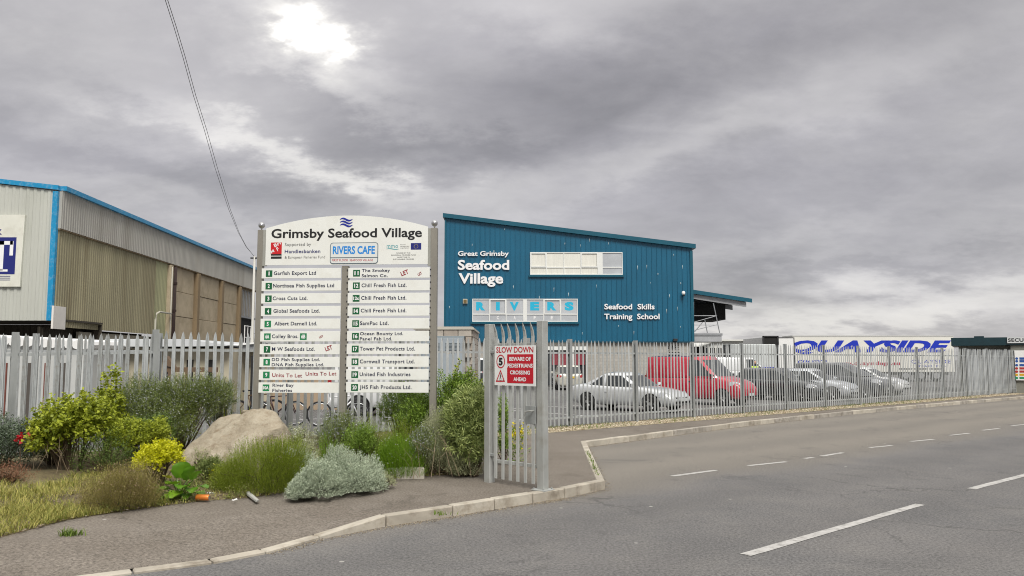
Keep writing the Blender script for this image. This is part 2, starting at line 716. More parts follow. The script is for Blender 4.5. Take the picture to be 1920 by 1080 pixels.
kerb_mats = [m_kerb, mat('kerb concrete grey', (.31, .285, .245, 1), .85, var=.25, vscale=3.5, bump=.5, bscale=40, dirt=(.12, .095, .07, 1), dirt_amt=.8, dscale=5), mat('kerb concrete pale', (.42, .385, .32, 1), .85, var=.2, vscale=3, bump=.5, bscale=40, dirt=(.20, .16, .11, 1), dirt_amt=.7, dscale=4)]
kerb_root = empty('kerb', kerb[5], kind='structure')
for i in range(len(kerb) - 1):
    a, bb, ia, ib = kerb[i], kerb[i + 1], inner[i], inner[i + 1]
    Ls = (bb - a).length
    if i == 0 or i == len(kerb) - 2:
        n = max(1, int(Ls / 6))
    else:
        n = max(1, round(Ls / .915))
    for k in range(n):
        g = .008 / Ls
        f0, f1 = k / n + g, (k + 1) / n - g
        j = random.uniform(-.007, .007)
        pa, pb = a.lerp(bb, f0), a.lerp(bb, f1)
        qa, qb = ia.lerp(ib, f0), ia.lerp(ib, f1)
        top = [pa, pb, qb, qa]
        dz = Vector((0, 0, .008 + j))
        mb = MB()
        bot = [Vector((p.x, p.y, ROADZ - .05)) for p in top]
        mb.hexa([tuple(q) for q in bot] + [tuple(p + dz) for p in top])
        mb.v = [tuple(Vector(v) - kerb[5]) for v in mb.v]
        mb.build('kerb_stone', random.choice(kerb_mats), kerb_root, bevel=.012)

# ---- pavement: from the kerb back past the fence
pv, pf = [], []
for i, p in enumerate(inner):
    s = (p - F0).dot(FD)
    back = on_fence(s, -.3)
    mid = p + (back - p).normalized() * min(1.3, (back - p).length * .3)
    mid.z = 0
    pv += [tuple(p), tuple(mid), tuple(back)]
for i in range(len(inner) - 1):
    a = i * 3
    pf += [(a, a + 3, a + 4, a + 1), (a + 1, a + 4, a + 5, a + 2)]
me = bpy.data.meshes.new('pavement')
me.from_pydata(pv, [], pf)
me.materials.append(m_pave)
me.update()
link('pavement', me)['kind'] = 'structure'

# ---- yard behind the fence
yd = [on_fence(-60, .1, -.004), on_fence(95, .1, -.004), Vector((200, 400, -.004)), Vector((-300, 400, -.004))]
flat_poly('yard', yd, m_yard)

# ---- painted lines
m_line = bpy.data.materials.new('road paint')
m_line.use_nodes = True
t_ = NT(m_line)
wear = t_.ramp(t_.noise(9, 6, .75), [(.40, (.46, .45, .43, 1)), (.56, (.36, .35, .33, 1)), (.66, (.18, .175, .165, 1))])
t_.link(wear, t_.b.inputs['Base Color'])
t_.b.inputs['Roughness'].default_value = .7
marks = empty('road_markings', (edge_a.x, edge_a.y, ROADZ), kind='structure')


def dash(x0, y0, x1, y1, w, name='dash'):
    a, c = G(x0, y0, ROADZ), G(x1, y1, ROADZ)
    t = (c - a).normalized()
    n = Vector((-t.y, t.x, 0)) * w / 2
    n2 = 12
    mb = MB()
    o = Vector((edge_a.x, edge_a.y, ROADZ - .005))
    for k in range(n2 + 1):
        p = a.lerp(c, k / n2)
        e1, e2 = random.uniform(.88, 1.05), random.uniform(.88, 1.05)
        if 0 < k < n2 or True:
            mb.v += [tuple(p - n * e1 - o), tuple(p + n * e2 - o)]
    for k in range(n2):
        mb.f.append((k * 2, k * 2 + 2, k * 2 + 3, k * 2 + 1))
    mb.build(name, m_line, marks)


for q in [(1260, 893, 1342, 882), (1403, 873.5, 1474, 866), (1508, 860, 1524, 858), (1540, 855.5, 1580, 849), (1630, 839.5, 1672, 835.5),
          (1708, 828, 1750, 824), (1780, 816.5, 1817, 812.5), (1842, 807, 1873, 803.5), (1897, 798.5, 1925, 795.5)]:
    dash(*q, .11)
for q in [(1398, 1041, 1725, 946), (1821, 917, 2010, 868), (300, 1335, 1000, 1150)]:
    dash(*q, .13)
# bay lines in the car park
bay = empty('parking_bay_lines', (0, 0, 0), kind='structure')
m_bay = mat('bay paint', (.55, .55, .53, 1), .7, var=.2, vscale=6)


def bay_line(a, c, w=.1):
    a, c = Vector(a), Vector(c)
    t = (c - a).normalized()
    n = Vector((-t.y, t.x, 0)) * w / 2
    mb = MB()
    mb.add([tuple(p) for p in (a - n, c - n, c + n, a + n)], [(0, 1, 2, 3)])
    mb.build('bay_line', m_bay, bay)


for k in range(9):
    a = on_fence(-2 + k * 2.7, -2.2, .002)
    bay_line(a, a + Vector((-FN.x, -FN.y, 0)) * 4.8)
bay_line(on_fence(-9, -7.3, .002), on_fence(20, -7.3, .002))

# ---- raised planting bed with its edge along the pavement
EDGE = [(-520, 1150), (-200, 1060), (0, 1012), (130, 977), (250, 958), (380, 941), (480, 934), (560, 920), (650, 908), (730, 901), (800, 894), (905, 888)]
fe = [G(px, py, 0) for px, py in EDGE]
NU, NV = 90, 26


def poly_at(pts, f):
    d = [0]
    for i in range(len(pts) - 1):
        d.append(d[-1] + (pts[i + 1] - pts[i]).length)
    x = f * d[-1]
    for i in range(len(pts) - 1):
        if x <= d[i + 1] + 1e-9:
            return pts[i].lerp(pts[i + 1], (x - d[i]) / (d[i + 1] - d[i]))
    return pts[-1]


from mathutils import noise as mnoise


def bed_h(x, y, v):
    e = min(1, max(0, v) * 5)
    k = min(1, v * 1.6)
    h = .02 + e * (.05 + .05 * mnoise.noise(Vector((x * 1.3, y * 1.3, 0))) + .02 * mnoise.noise(Vector((x * 6, y * 6, 3)))) + .15 * k
    if v > .97:
        h = .02
    if v <= 0.001:
        return -.02
    return max(h, .012)


bv = []
sA = (fe[0] - F0).dot(FD) - 4
sB = (P(912, 700, 20.3) - F0).dot(FD)
for i in range(NU + 1):
    f = i / NU
    a = poly_at(fe, f)
    c = on_fence(sA + (sB - sA) * f, -.55)
    for j in range(NV + 1):
        v = j / NV
        p = a.lerp(c, v)
        bv.append((p.x, p.y, bed_h(p.x, p.y, v)))
bf = []
for i in range(NU):
    for j in range(NV):
        a = i * (NV + 1) + j
        bf.append((a, a + NV + 1, a + NV + 2, a + 1))
me = bpy.data.meshes.new('planting_bed')
me.from_pydata(bv, [], bf)
me.shade_smooth()
m_soil = bpy.data.materials.new('bed soil')
m_soil.use_nodes = True
t_ = NT(m_soil)
f_ = t_.noise(1.6, 7, .65)
c_ = t_.ramp(f_, [(.35, (.10, .075, .040, 1)), (.52, (.19, .155, .075, 1)), (.7, (.26, .22, .12, 1))])
c_ = t_.mix(t_.ramp(t_.noise(26, 4, .7), [(.45, 0.0), (.7, .6)]), c_, (.055, .04, .022, 1))
t_.link(c_, t_.b.inputs['Base Color'])
t_.b.inputs['Roughness'].default_value = .95
t_.bump(t_.noise(30, 5, .8), .8, .03)
me.materials.append(m_soil)
link('planting_bed', me)['kind'] = 'structure'


def bed_z(x, y):
    """height of the bed under a point"""
    best = .05
    p = Vector((x, y, 0))
    # distance from the front edge towards the fence
    dmin = min((p - poly_at(fe, k / 60)).length for k in range(61))
    dback = (p - F0).dot(FN)
    v = dmin / max(.01, dmin + max(dback, 0) + .55)
    return bed_h(x, y, min(v, .96))


# ---- pale gravel strip along the foot of the fence
gs = on_fence(-6.5), on_fence(70)
m_grav = mat('gravel bed', (.36, .31, .21, 1), .95, var=.35, vscale=30, bump=1.0, bscale=60)
flat_poly('gravel_bed', [on_fence(-5.8, 1.0, .006), on_fence(10, .85, .006), on_fence(40, .55, .006), on_fence(70, .5, .006), on_fence(70, -.25, .006), on_fence(-5.8, -.25, .006)], m_grav)


def tint_mat(name, c1, c2, rough=.6, trans=.0, spec=.3):
    """leaf or stone colour between two tones, by the piece's own tint"""
    m = bpy.data.materials.new(name)
    m.use_nodes = True
    t = NT(m)
    at = t.new('ShaderNodeAttribute')
    at.attribute_name = 'tint'
    c = t.ramp(at.outputs['Fac'], [(0.0, c1), (1.0, c2)])
    t.link(c, t.b.inputs['Base Color'])
    t.b.inputs['Roughness'].default_value = rough
    t.b.inputs['Specular IOR Level'].default_value = spec
    if trans:
        tr = t.new('ShaderNodeBsdfTranslucent')
        t.link(c, tr.inputs['Color'])
        mx = t.new('ShaderNodeMixShader')
        mx.inputs[0].default_value = trans
        t.link(t.b.outputs[0], mx.inputs[1])
        t.link(tr.outputs[0], mx.inputs[2])
        out = [n for n in t.N if n.type == 'OUTPUT_MATERIAL'][0]
        t.link(mx.outputs[0], out.inputs['Surface'])
    return m


def np_mesh(name, V, quads, tint, m, parent=None, loc=None, nv=4, smooth=False):
    """V (n,3), quads (k,nv), tint per vertex"""
    me = bpy.data.meshes.new(name)
    n, k = len(V), len(quads)
    me.vertices.add(n)
    me.vertices.foreach_set('co', np.ascontiguousarray(V, dtype=np.float32).ravel())
    me.loops.add(k * nv)
    me.loops.foreach_set('vertex_index', np.ascontiguousarray(quads, dtype=np.int32).ravel())
    me.polygons.add(k)
    me.polygons.foreach_set('loop_start', np.arange(0, k * nv, nv, dtype=np.int32))
    me.update(calc_edges=True)
    if tint is not None:
        at = me.attributes.new('tint', 'FLOAT', 'POINT')
        at.data.foreach_set('value', np.ascontiguousarray(tint, dtype=np.float32))
    me.materials.append(m)
    if smooth:
        me.shade_smooth()
    return link(name, me, parent, loc)


def stones(name, pos, size, m, flat=.6):
    """loose stones: squashed uneven octahedra"""
    n = len(pos)
    o = np.array([(1, 0, 0), (0, 1, 0), (-1, 0, 0), (0, -1, 0), (0, 0, 1), (0, 0, -1)], float)
    sc_ = size[:, None] * rng.uniform(.6, 1.3, (n, 3)) * np.array([1, 1, flat])
    a = rng.uniform(0, 2 * PI, n)
    V = o[None] * sc_[:, None, :] * rng.uniform(.8, 1.2, (n, 6, 3))
    ca, sa = np.cos(a)[:, None], np.sin(a)[:, None]
    X = V[..., 0] * ca - V[..., 1] * sa
    Y = V[..., 0] * sa + V[..., 1] * ca
    V = np.stack([X, Y, V[..., 2]], -1) + pos[:, None, :]
    tri = np.array([(0, 1, 4), (1, 2, 4), (2, 3, 4), (3, 0, 4), (1, 0, 5), (2, 1, 5), (3, 2, 5), (0, 3, 5)])
    T = (tri[None] + (np.arange(n) * 6)[:, None, None]).reshape(-1, 3)
    return np_mesh(name, V.reshape(-1, 3), T, np.repeat(rng.random(n), 6), m, nv=3)


m_stone = tint_mat('gravel stones', (.22, .16, .09, 1), (.62, .55, .42, 1), .85)
n = 9000
s_ = -5.8 + 40 * rng.random(n) ** 1.5
off = rng.uniform(-.25, .9, n) - s_ * .006
pos = np.array([on_fence(a, c, .014) for a, c in zip(s_, off)])
g = stones('gravel', pos, rng.uniform(.012, .035, n), m_stone)
tag(g, 'pale yellow gravel chippings along the foot of the palisade fence', 'gravel', kind='stuff')

# ---- grass
def blades(name, base, h, m, lean=.35, w=.004, parent=None):
    """curved grass blades, two quads each"""
    n = len(base)
    a = rng.uniform(0, 2 * PI, n)
    le = h * lean * rng.uniform(.3, 1.6, n)
    d = np.stack([np.cos(a), np.sin(a), np.zeros(n)], 1)
    q = np.stack([-np.sin(a), np.cos(a), np.zeros(n)], 1) * (w * rng.uniform(.6, 1.5, n))[:, None]
    up = np.array([0, 0, 1.0])
    p0 = base
    p1 = base + up * (h * .55)[:, None] + d * (le * .35)[:, None]
    p2 = base + up * h[:, None] + d * le[:, None]
    V = np.stack([p0 - q, p0 + q, p1 + q * .8, p1 - q * .8, p2 + q * .15, p2 - q * .15], 1).reshape(-1, 3)
    f = np.array([(0, 1, 2, 3), (3, 2, 4, 5)])
    Q = (f[None] + (np.arange(n) * 6)[:, None, None]).reshape(-1, 4)
    return np_mesh(name, V, Q, np.repeat(rng.random(n), 6), m, parent)


m_grass = tint_mat('rough grass', (.16, .20, .03, 1), (.50, .44, .14, 1), .7, .3)
m_grass2 = tint_mat('green grass', (.08, .14, .02, 1), (.19, .25, .05, 1), .7, .3)


def bed_points(n, f0, f1, v0, v1, dens=None):
    out = []
    A = [poly_at(fe, k / 200) for k in range(201)]
    while len(out) < n:
        f = random.uniform(f0, f1)
        v = v0 + (v1 - v0) * random.random() ** 1.2
        a = A[int(f * 200)].lerp(A[min(200, int(f * 200) + 1)], f * 200 % 1)
        c = on_fence(sA + (sB - sA) * f, -.55)
        p = a.lerp(c, v)
        if dens and mnoise.noise(Vector((p.x * 1.1, p.y * 1.1, 7))) + dens < random.random() * .6:
            continue
        out.append((p.x, p.y, bed_h(p.x, p.y, v) - .01))
    return np.array(out)


def f_of_px(px):
    best = min(range(201), key=lambda k: abs(960 + F * poly_at(fe, k / 200).x / poly_at(fe, k / 200).y - px))
    return best / 200


fl, fm, fr = f_of_px(-150), f_of_px(330), f_of_px(540)
bp = bed_points(17000, fl, fm, 0.01, .45, .3)
hh = rng.uniform(.02, .11, len(bp)) * np.clip(1.3 - (bp[:, 0] - bp[:, 0].min()) / 7.0, .35, 1)
g = blades('grass', bp, hh, m_grass, .95)
tag(g, 'rough yellow green grass at the front corner of the planting bed', 'grass', kind='stuff')
bp = bed_points(5000, fm - .05, .99, 0.0, .35, .25)
g = blades('short_grass', bp, rng.uniform(.015, .06, len(bp)), m_grass, .9, .004)
tag(g, 'sparse dry grass between the shrubs and the pavement', 'grass', kind='stuff')
pp = []
for _ in range(2600):
    s = -5.6 + 34 * random.random() ** 1.3
    p = on_fence(s, random.choice((random.uniform(-.2, .15), random.uniform(.2, .9))), .01)
    if mnoise.noise(p * .9) > -.05:
        pp.append(tuple(p))
g = blades('verge_grass', np.array(pp), rng.uniform(.03, .12, len(pp)), m_grass2, .8, .005)
tag(g, 'thin weeds and grass growing through the gravel at the fence', 'grass', kind='stuff')

# grit and dust gathered in the gutter along the kerb
gp = []
for _ in range(3800):
    i = random.choice((3, 4, 5, 5, 6, 6, 7, 7, 8, 9, 9, 10, 11, 12, 13))
    f = random.random()
    a, c = kerb[i], kerb[i + 1]
    q = a.lerp(c, f)
    n_ = (c - a)
    n_ = Vector((n_.y, -n_.x, 0)).normalized()
    q = q + n_ * abs(random.gauss(0, .07))
    gp.append((q.x, q.y, ROADZ + .002))
m_grit = tint_mat('gutter grit', (.10, .08, .055, 1), (.40, .34, .25, 1), .95)
g = stones('gutter_grit', np.array(gp), rng.uniform(.003, .011, len(gp)), m_grit, .5)
tag(g, 'fine grit and dust gathered in the gutter along the kerb', 'grit', kind='stuff')
# bits of dead leaf and white litter trodden into the bed edge
bp = bed_points(2600, fl, .99, 0.0, .25)
m_deb = tint_mat('dead leaf litter', (.10, .06, .03, 1), (.42, .36, .26, 1), .9)
g = stones('leaf_litter', bp + np.array([0, 0, .012]), rng.uniform(.006, .022, len(bp)), m_deb, .3)
tag(g, 'dry leaf litter and grit along the edge of the bed', 'litter', kind='stuff')

# ================================================================== PALISADE FENCES
def pale_mesh(z0, z1, splay=.0, w=.031):
    prof = [(-w, .004), (-w * .62, -.010), (-w * .22, -.002), (0, -.010), (w * .22, -.002), (w * .62, -.010), (w, .004)]
    rings = [(z0, 1, 0), (z1 - .20, 1, 0), (z1 - .12, .92, -splay * .25), (z1 - .05, .55, -splay * .7), (z1, .07, -splay)]
    vs, fs = [], []
    m_ = len(prof)
    for z, k, dy in rings:
        for x, y in prof:
            vs.append((x * k, y * (k ** .5) + dy, z))
        for x, y in reversed(prof):
            vs.append((x * k * .97, y * (k ** .5) + dy + .004, z))
    n_ = 2 * m_
    for r in range(len(rings) - 1):
        for k in range(n_):
            a, c = r * n_ + k, r * n_ + (k + 1) % n_
            fs.append((a, c, c + n_, a + n_))
    fs.append(tuple(range(n_ - 1, -1, -1)))
    e = (len(rings) - 1) * n_
    fs.append(tuple(e + k for k in range(n_)))
    me = bpy.data.meshes.new('pale')
    me.from_pydata(vs, [], fs)
    me.materials.append(galv)
    return me


PALE = pale_mesh(.06, 2.40, w=.029)
PALE_W = pale_mesh(.06, 2.40, w=.037)


def tones(me):
    out = [me, me]
    for m in (galv_b, galv_c):
        c = me.copy()
        c.materials.clear()
        c.materials.append(m)
        out.append(c)
    return out


PALE, PALE_W = tones(PALE), tones(PALE_W)


def post_mesh(h, m, w=.10, d=.09):
    mb = MB()
    mb.box((0, -d / 2, h / 2 - .15), (w, .008, h + .3))
    mb.box((0, d / 2, h / 2 - .15), (w, .008, h + .3))
    mb.box((0, 0, h / 2 - .15), (.008, d - .008, h + .3))
    me = bpy.data.meshes.new('post')
    me.from_pydata(mb.v, [], mb.f)
    me.materials.append(m)
    return me


POST = post_mesh(2.43, galv_dark)


def rail_mesh(L):
    mb = MB()
    mb.box((L / 2, .012, 0), (L, .006, .05))
    mb.box((L / 2, .034, .022), (L, .044, .006))
    me = bpy.data.meshes.new('rail')
    me.from_pydata(mb.v, [], mb.f)
    me.materials.append(galv)
    return me


def fence_run(name, label, start, ang, posts, zoff=lambda s: 0.0, per=16, last=True, group=None, pale=None):
    """posts: distances along the run; pales, posts and rails are parts"""
    root = empty(name, start, ang, label, 'fence', group)
    for i, s in enumerate(posts):
        if i < len(posts) - 1 or last:
            o = link('post', POST, root, (s, .02, zoff(s)))
        if i == len(posts) - 1:
            break
        s1 = posts[i + 1]
        n = max(2, round((s1 - s) / (2.75 / (per + 1))) - 1)
        for k in range(n):
            x = s + (s1 - s) * (k + 1) / (n + 1)
            o = link('pale', random.choice(pale or PALE), root, (x + random.uniform(-.003, .003), -.02, zoff(x) + random.uniform(-.006, .006)))
            o.rotation_euler = (random.uniform(-.006, .006), random.gauss(0, .006), random.uniform(-.07, .07))
        L = s1 - s
        for z in (.26, 2.04):
            me = rail_mesh(L - .01)
            o = link('rail', me, root, (s + .005, -.012, z + zoff(s)))
            o.rotation_euler = (0, -math.atan2(zoff(s1) - zoff(s), L), 0)
    return root


zl = lambda s: -.17 * (1 - min(1, s / 2.3))
fence_run('palisade_fence', 'galvanised palisade fence section at the far left, dropping slightly, behind the leafy shrubs',
          on_fence(-11 - 2.3 - 2.75), FA, [0, 2.75, 5.05], lambda s: -.04 - .13 * (1 - s / 5.05), last=False, group='palisade fencing round the yard', pale=PALE_W)
fence_run('palisade_fence', 'galvanised palisade fence section running behind the big name board',
          on_fence(-11), FA, [0, 2.75, 5.5, 8.25, 11 - 2.75 * .6], last=True, group='palisade fencing round the yard', pale=PALE_W)
NB = 14
fence_run('palisade_fence', 'long galvanised palisade fence in front of the car park, above the gravel strip',
          on_fence(-2.75 * .57), FA, [0, 2.75 * .57] + [2.75 * .57 + 2.75 * k for k in range(1, NB)] + [2.75 * .57 + 2.75 * (NB - 1) + 1.0], group='palisade fencing round the yard')
# second fence further back, seen between the pales on the left
fence_run('palisade_fence', 'second galvanised palisade fence standing behind the first at the left',
          Vector((-13.2, 17.6, 0)), R(-2), [0, 2.75, 5.5], group='palisade fencing round the yard')

# ================================================================== DIRECTORY SIGN
SA = P(490, 600, 14.1)
SB = P(812, 600, 13.9)
sang = math.atan2(SB.y - SA.y, SB.x - SA.x)
sf = Face(SA, sang)
sign = empty('directory_sign', (SA.x, SA.y, 0), sang, 'tall white arched name board listing twenty seafood units between brown grey posts', 'sign board')
FY = -.075        # front of the boards


def sign_post(xc, ytop, w, base=0.0):
    u, zt = sf.uz(xc, ytop)
    mb = MB()
    mb.box((u, 0, (zt + base) / 2), (w, .11, zt - base))
    mb.build('post', taupe, sign, bevel=.004)
    return u, zt


ul, ztl = sign_post(490.6, 431.7, .10)
ur, ztr = sign_post(814.8, 428, .115)
uc, ztc = sign_post(648.5, 499, .115)
for u, z in ((ul, ztl), (ur, ztr)):
    mb = MB()
    mb.lathe([(.012, 0), (.012, .035), (.022, .04)] + [(.058 * math.sin(a), .088 - .058 * math.cos(a)) for a in [PI * (k + 1.5) / 12 for k in range(11)]], 16,
             Matrix.Translation((u, 0, z)))
    mb.build('ball_finial', mat('finial steel', (.5, .5, .5, 1), .25, .9), sign, smooth=True)
# side brackets beside the header
for x0, x1, y0 in ((495.5, 500.5, 432), (803.4, 808.6, 429)):
    mb = MB()
    u0, z1 = sf.uz(x0, y0)
    u1, z0 = sf.uz(x1, 499)
    rect(mb, u0, z0, u1, z1, -.05, .02)
    mb.build('bracket', mat('bracket grey', (.30, .30, .27, 1), .5, var=.1), sign)
# arched header
pts = []
uL, zb = sf.uz(500.3, 498.3)
uR, _ = sf.uz(803.4, 497)
_, zs = sf.uz(500.3, 429.5)
_, zp = sf.uz(655, 405.5)
pts = [(uL, zb), (uR, zb)]
for k in range(25):
    f = k / 24
    u = uR + (uL - uR) * f
    pts.append((u, zs + (zp - zs) * (1 - (2 * f - 1) ** 2)))
mb = MB()
mb.prism(pts, FY, FY + .02)
hb = mb.build('header_board', board_white, sign)
TY = FY - .0025
kw = dict(y=TY)
sf.write('Grimsby Seafood Village', 511.7, 792.6, 430.8, 447.8, black_ink, hb, slope_px=-2.2, bold=.022, space=1.0, **kw)
sf.write('Supported by', 536.9, 585.9, 456.7, 462.4, grey_ink, hb, bold=.0, **kw)
sf.write('Handlesbanken', 536.7, 603.1, 469.3, 475.9, mat('navy bold', (.015, .02, .13, 1), .4), hb, bold=.016, **kw)
sf.write('& European Fisheries Fund', 536.7, 611.9, 481.1, 485.8, grey_ink, hb, bold=.0, **kw)


def patch(x0, y0, x1, y1, m, parent, name='patch', t=.0015, face=sf, y=None):
    mb = MB()
    y = TY if y is None else y
    face.rect(mb, x0, y0, x1, y1, y, y + t)
    return mb.build(name, m, parent)


logo_red = mat('logo red', (.52, .01, .015, 1), .4)
patch(511.1, 455.9, 530.9, 477.4, logo_red, hb, 'emblem')
patch(511.1, 477.6, 530.9, 480.2, black_ink, hb, 'emblem_bar')
patch(511.1, 482, 530.9, 486, black_ink, hb, 'emblem_bar')
kw2 = dict(y=TY - .002)
u, z = sf.uz(518.5, 465)
lettering('Bri', u, u + .125, z, .062, white_ink, hb, bold=.02, rot=R(28), **kw2)
u, z = sf.uz(512.3, 476.5)
lettering('M', u, u + .06, z, .055, white_ink, hb, bold=.02, rot=R(28), **kw2)
u, z = sf.uz(523.5, 472)
lettering('F', u, u + .035, z, .065, white_ink, hb, bold=.02, rot=R(28), **kw2)


def wave(face, x0, x1, yc, amp, th, m, parent, y, name='wave'):
    mb = MB()
    n_ = 22
    up_, lo = [], []
    for k in range(n_ + 1):
        f = k / n_
        px = x0 + (x1 - x0) * f
        py = yc - amp * math.sin(2 * PI * f * .95 + .25) - amp * .5 * (f - .3)
        tk = th * (.25 + .75 * math.sin(PI * min(1, max(0, f * .94 + .03))))
        up_.append(face.uz(px, py - tk))
        lo.append(face.uz(px, py + tk))
    for k in range(n_):
        mb.add([(lo[k][0], y, lo[k][1]), (lo[k + 1][0], y, lo[k + 1][1]), (up_[k + 1][0], y, up_[k + 1][1]), (up_[k][0], y, up_[k][1])], [(0, 1, 2, 3)])
    return mb.build(name, m, parent)


for yc in (413.2, 418.6, 424.0):
    wave(sf, 639.6, 663.2, yc, 2.3, 2.0, mat('wave blue', (.01, .02, .26, 1), .4), hb, TY)


def rrect(face, x0, y0, x1, y1, r, seg=4):
    u0, z0 = face.uz(x0, y1)
    u1, z1 = face.uz(x1, y0)
    out = []
    for cx, cz, a0 in ((u1 - r, z0 + r, -90), (u1 - r, z1 - r, 0), (u0 + r, z1 - r, 90), (u0 + r, z0 + r, 180)):
        for k in range(seg + 1):
            a = R(a0 + 90 * k / seg)
            out.append((cx + r * math.cos(a), cz + r * math.sin(a)))
    return out


# cafe panel: dark border, pale face
mb = MB().prism(rrect(sf, 621, 455.5, 711.3, 495.8, .05), FY - .006, FY - .0005)
cafe = mb.build('cafe_panel', mat('cafe border', (.10, .14, .17, 1), .4), hb)
mb = MB().prism(rrect(sf, 622.3, 456.8, 710, 494.5, .042), FY - .008, FY - .006)
mb.build('panel_face', mat('cafe face', (.66, .68, .66, 1), .4), cafe)
patch(622.4, 483.7, 709.8, 484.5, MATS['cafe border'], cafe, 'divider', .001, y=FY - .0095)
sf.write('RIVERS CAFE', 626.5, 705, 463.3, 477.8, cyan_ink, cafe, bold=.03, y=FY - .0095, space=1.0)
sf.write('FIRST FLOOR  SEAFOOD VILLAGE', 625, 701.5, 487.2, 491.2, red_ink, cafe, bold=.01, y=FY - .0095)
# fund logos
sf.write('mmo', 727, 748, 458.4, 466, mat('pale teal ink', (.06, .32, .36, 1), .4), hb, bold=.0, **kw)
wave(sf, 726.5, 750, 468, .9, .8, mat('teal wave', (.10, .36, .38, 1), .4), hb, TY)
for k, y in enumerate((459.6, 462.7, 465.8)):
    sf.write(('marine', 'management', 'organisation')[k], 752, (762, 769, 768)[k], y - .9, y + 1.1, grey_ink, hb, bold=0, **kw)
flag = patch(772, 457, 791.2, 469, mat('flag blue', (.01, .015, .16, 1), .4), hb, 'flag')
mb = MB()
cu_, cz_ = sf.uz(781.6, 463)
for k in range(12):
    a = 2 * PI * k / 12
    x, z = cu_ + .035 * math.cos(a), cz_ + .035 * math.sin(a)
    star = [(x + (.0065 if j % 2 == 0 else .0028) * math.cos(PI / 2 + j * PI / 5), z + (.0065 if j % 2 == 0 else .0028) * math.sin(PI / 2 + j * PI / 5)) for j in range(10)]
    mb.add([(p, TY - .002, q) for p, q in star], [tuple(range(10))])
mb.build('stars', mat('star yellow', (.6, .5, .05, 1), .4), flag)
for tx, a, c, y in (('FUNDED BY THE', 745, 771, 476.6), ('EUROPEAN FISHERIES FUND', 735.6, 781.3, 480.5), ('INVESTING IN', 746.5, 769.5, 484.4), ('SUSTAINABLE FISHERIES', 738.9, 777.8, 488.2)):
    sf.write(tx, a, c, y - 2.1, y, grey_ink, hb, bold=.005, **kw)

ROWS_L = [('1', ['Garfish Export Ltd'], [.685], .152), ('2', ['Northsea Fish Supplies Ltd'], [.916], .147), ('3', ['Cross Cuts Ltd.'], [.586], .147),
          ('4', ['Global Seafoods Ltd.'], [.743], .160), ('5', ['Albert Darnell Ltd.'], [.713], .177), ('6A', ['Colley Bros.'], [.481], .150),
          ('7', ['M W Seafoods Ltd.'], [.690], .154), ('8', ['DD Fish Supplies Ltd.', 'DNA Fish Supplies Ltd.'], [.758, .810], .157),
          ('9', None, None, .166), ('10A', ['River Bay', 'Fisheries'], [.438, .420], .174)]
ROWS_R = [('11', ['The Smokey', 'Salmon Co.'], [.515, .488], .168), ('12', ['Chill Fresh Fish Ltd.'], [.72], .168), ('12c', ['Chill Fresh Fish Ltd.'], [.72], .166),
          ('14', ['Chill Fresh Fish Ltd.'], [.722], .164), ('15', ['SamPac Ltd.'], [.508], .156), ('16', ['Ocean Bounty Ltd.', 'Panel Fab Ltd.'], [.685, .553], .158),
          ('17', ['Tower Pet Products Ltd.'], [.83], .159), ('18', ['Cornwall Transport Ltd.'], [.83], .163), ('19', ['United Fish Industries'], [.78], .163),
          ('20', ['JHS Fish Products Ltd.'], [.795], .166)]
_, zt_l = sf.uz(494, 504.3)
_, zb_l = sf.uz(494, 736)
_, zt_r = sf.uz(806, 502.2)
_, zb_r = sf.uz(806, 736)
cuL0, cuL1 = sf.uz(494.0, 513)[0], sf.uz(641.9, 513)[0]
cuR0, cuR1 = sf.uz(655.0, 513)[0], sf.uz(807.0, 513)[0]


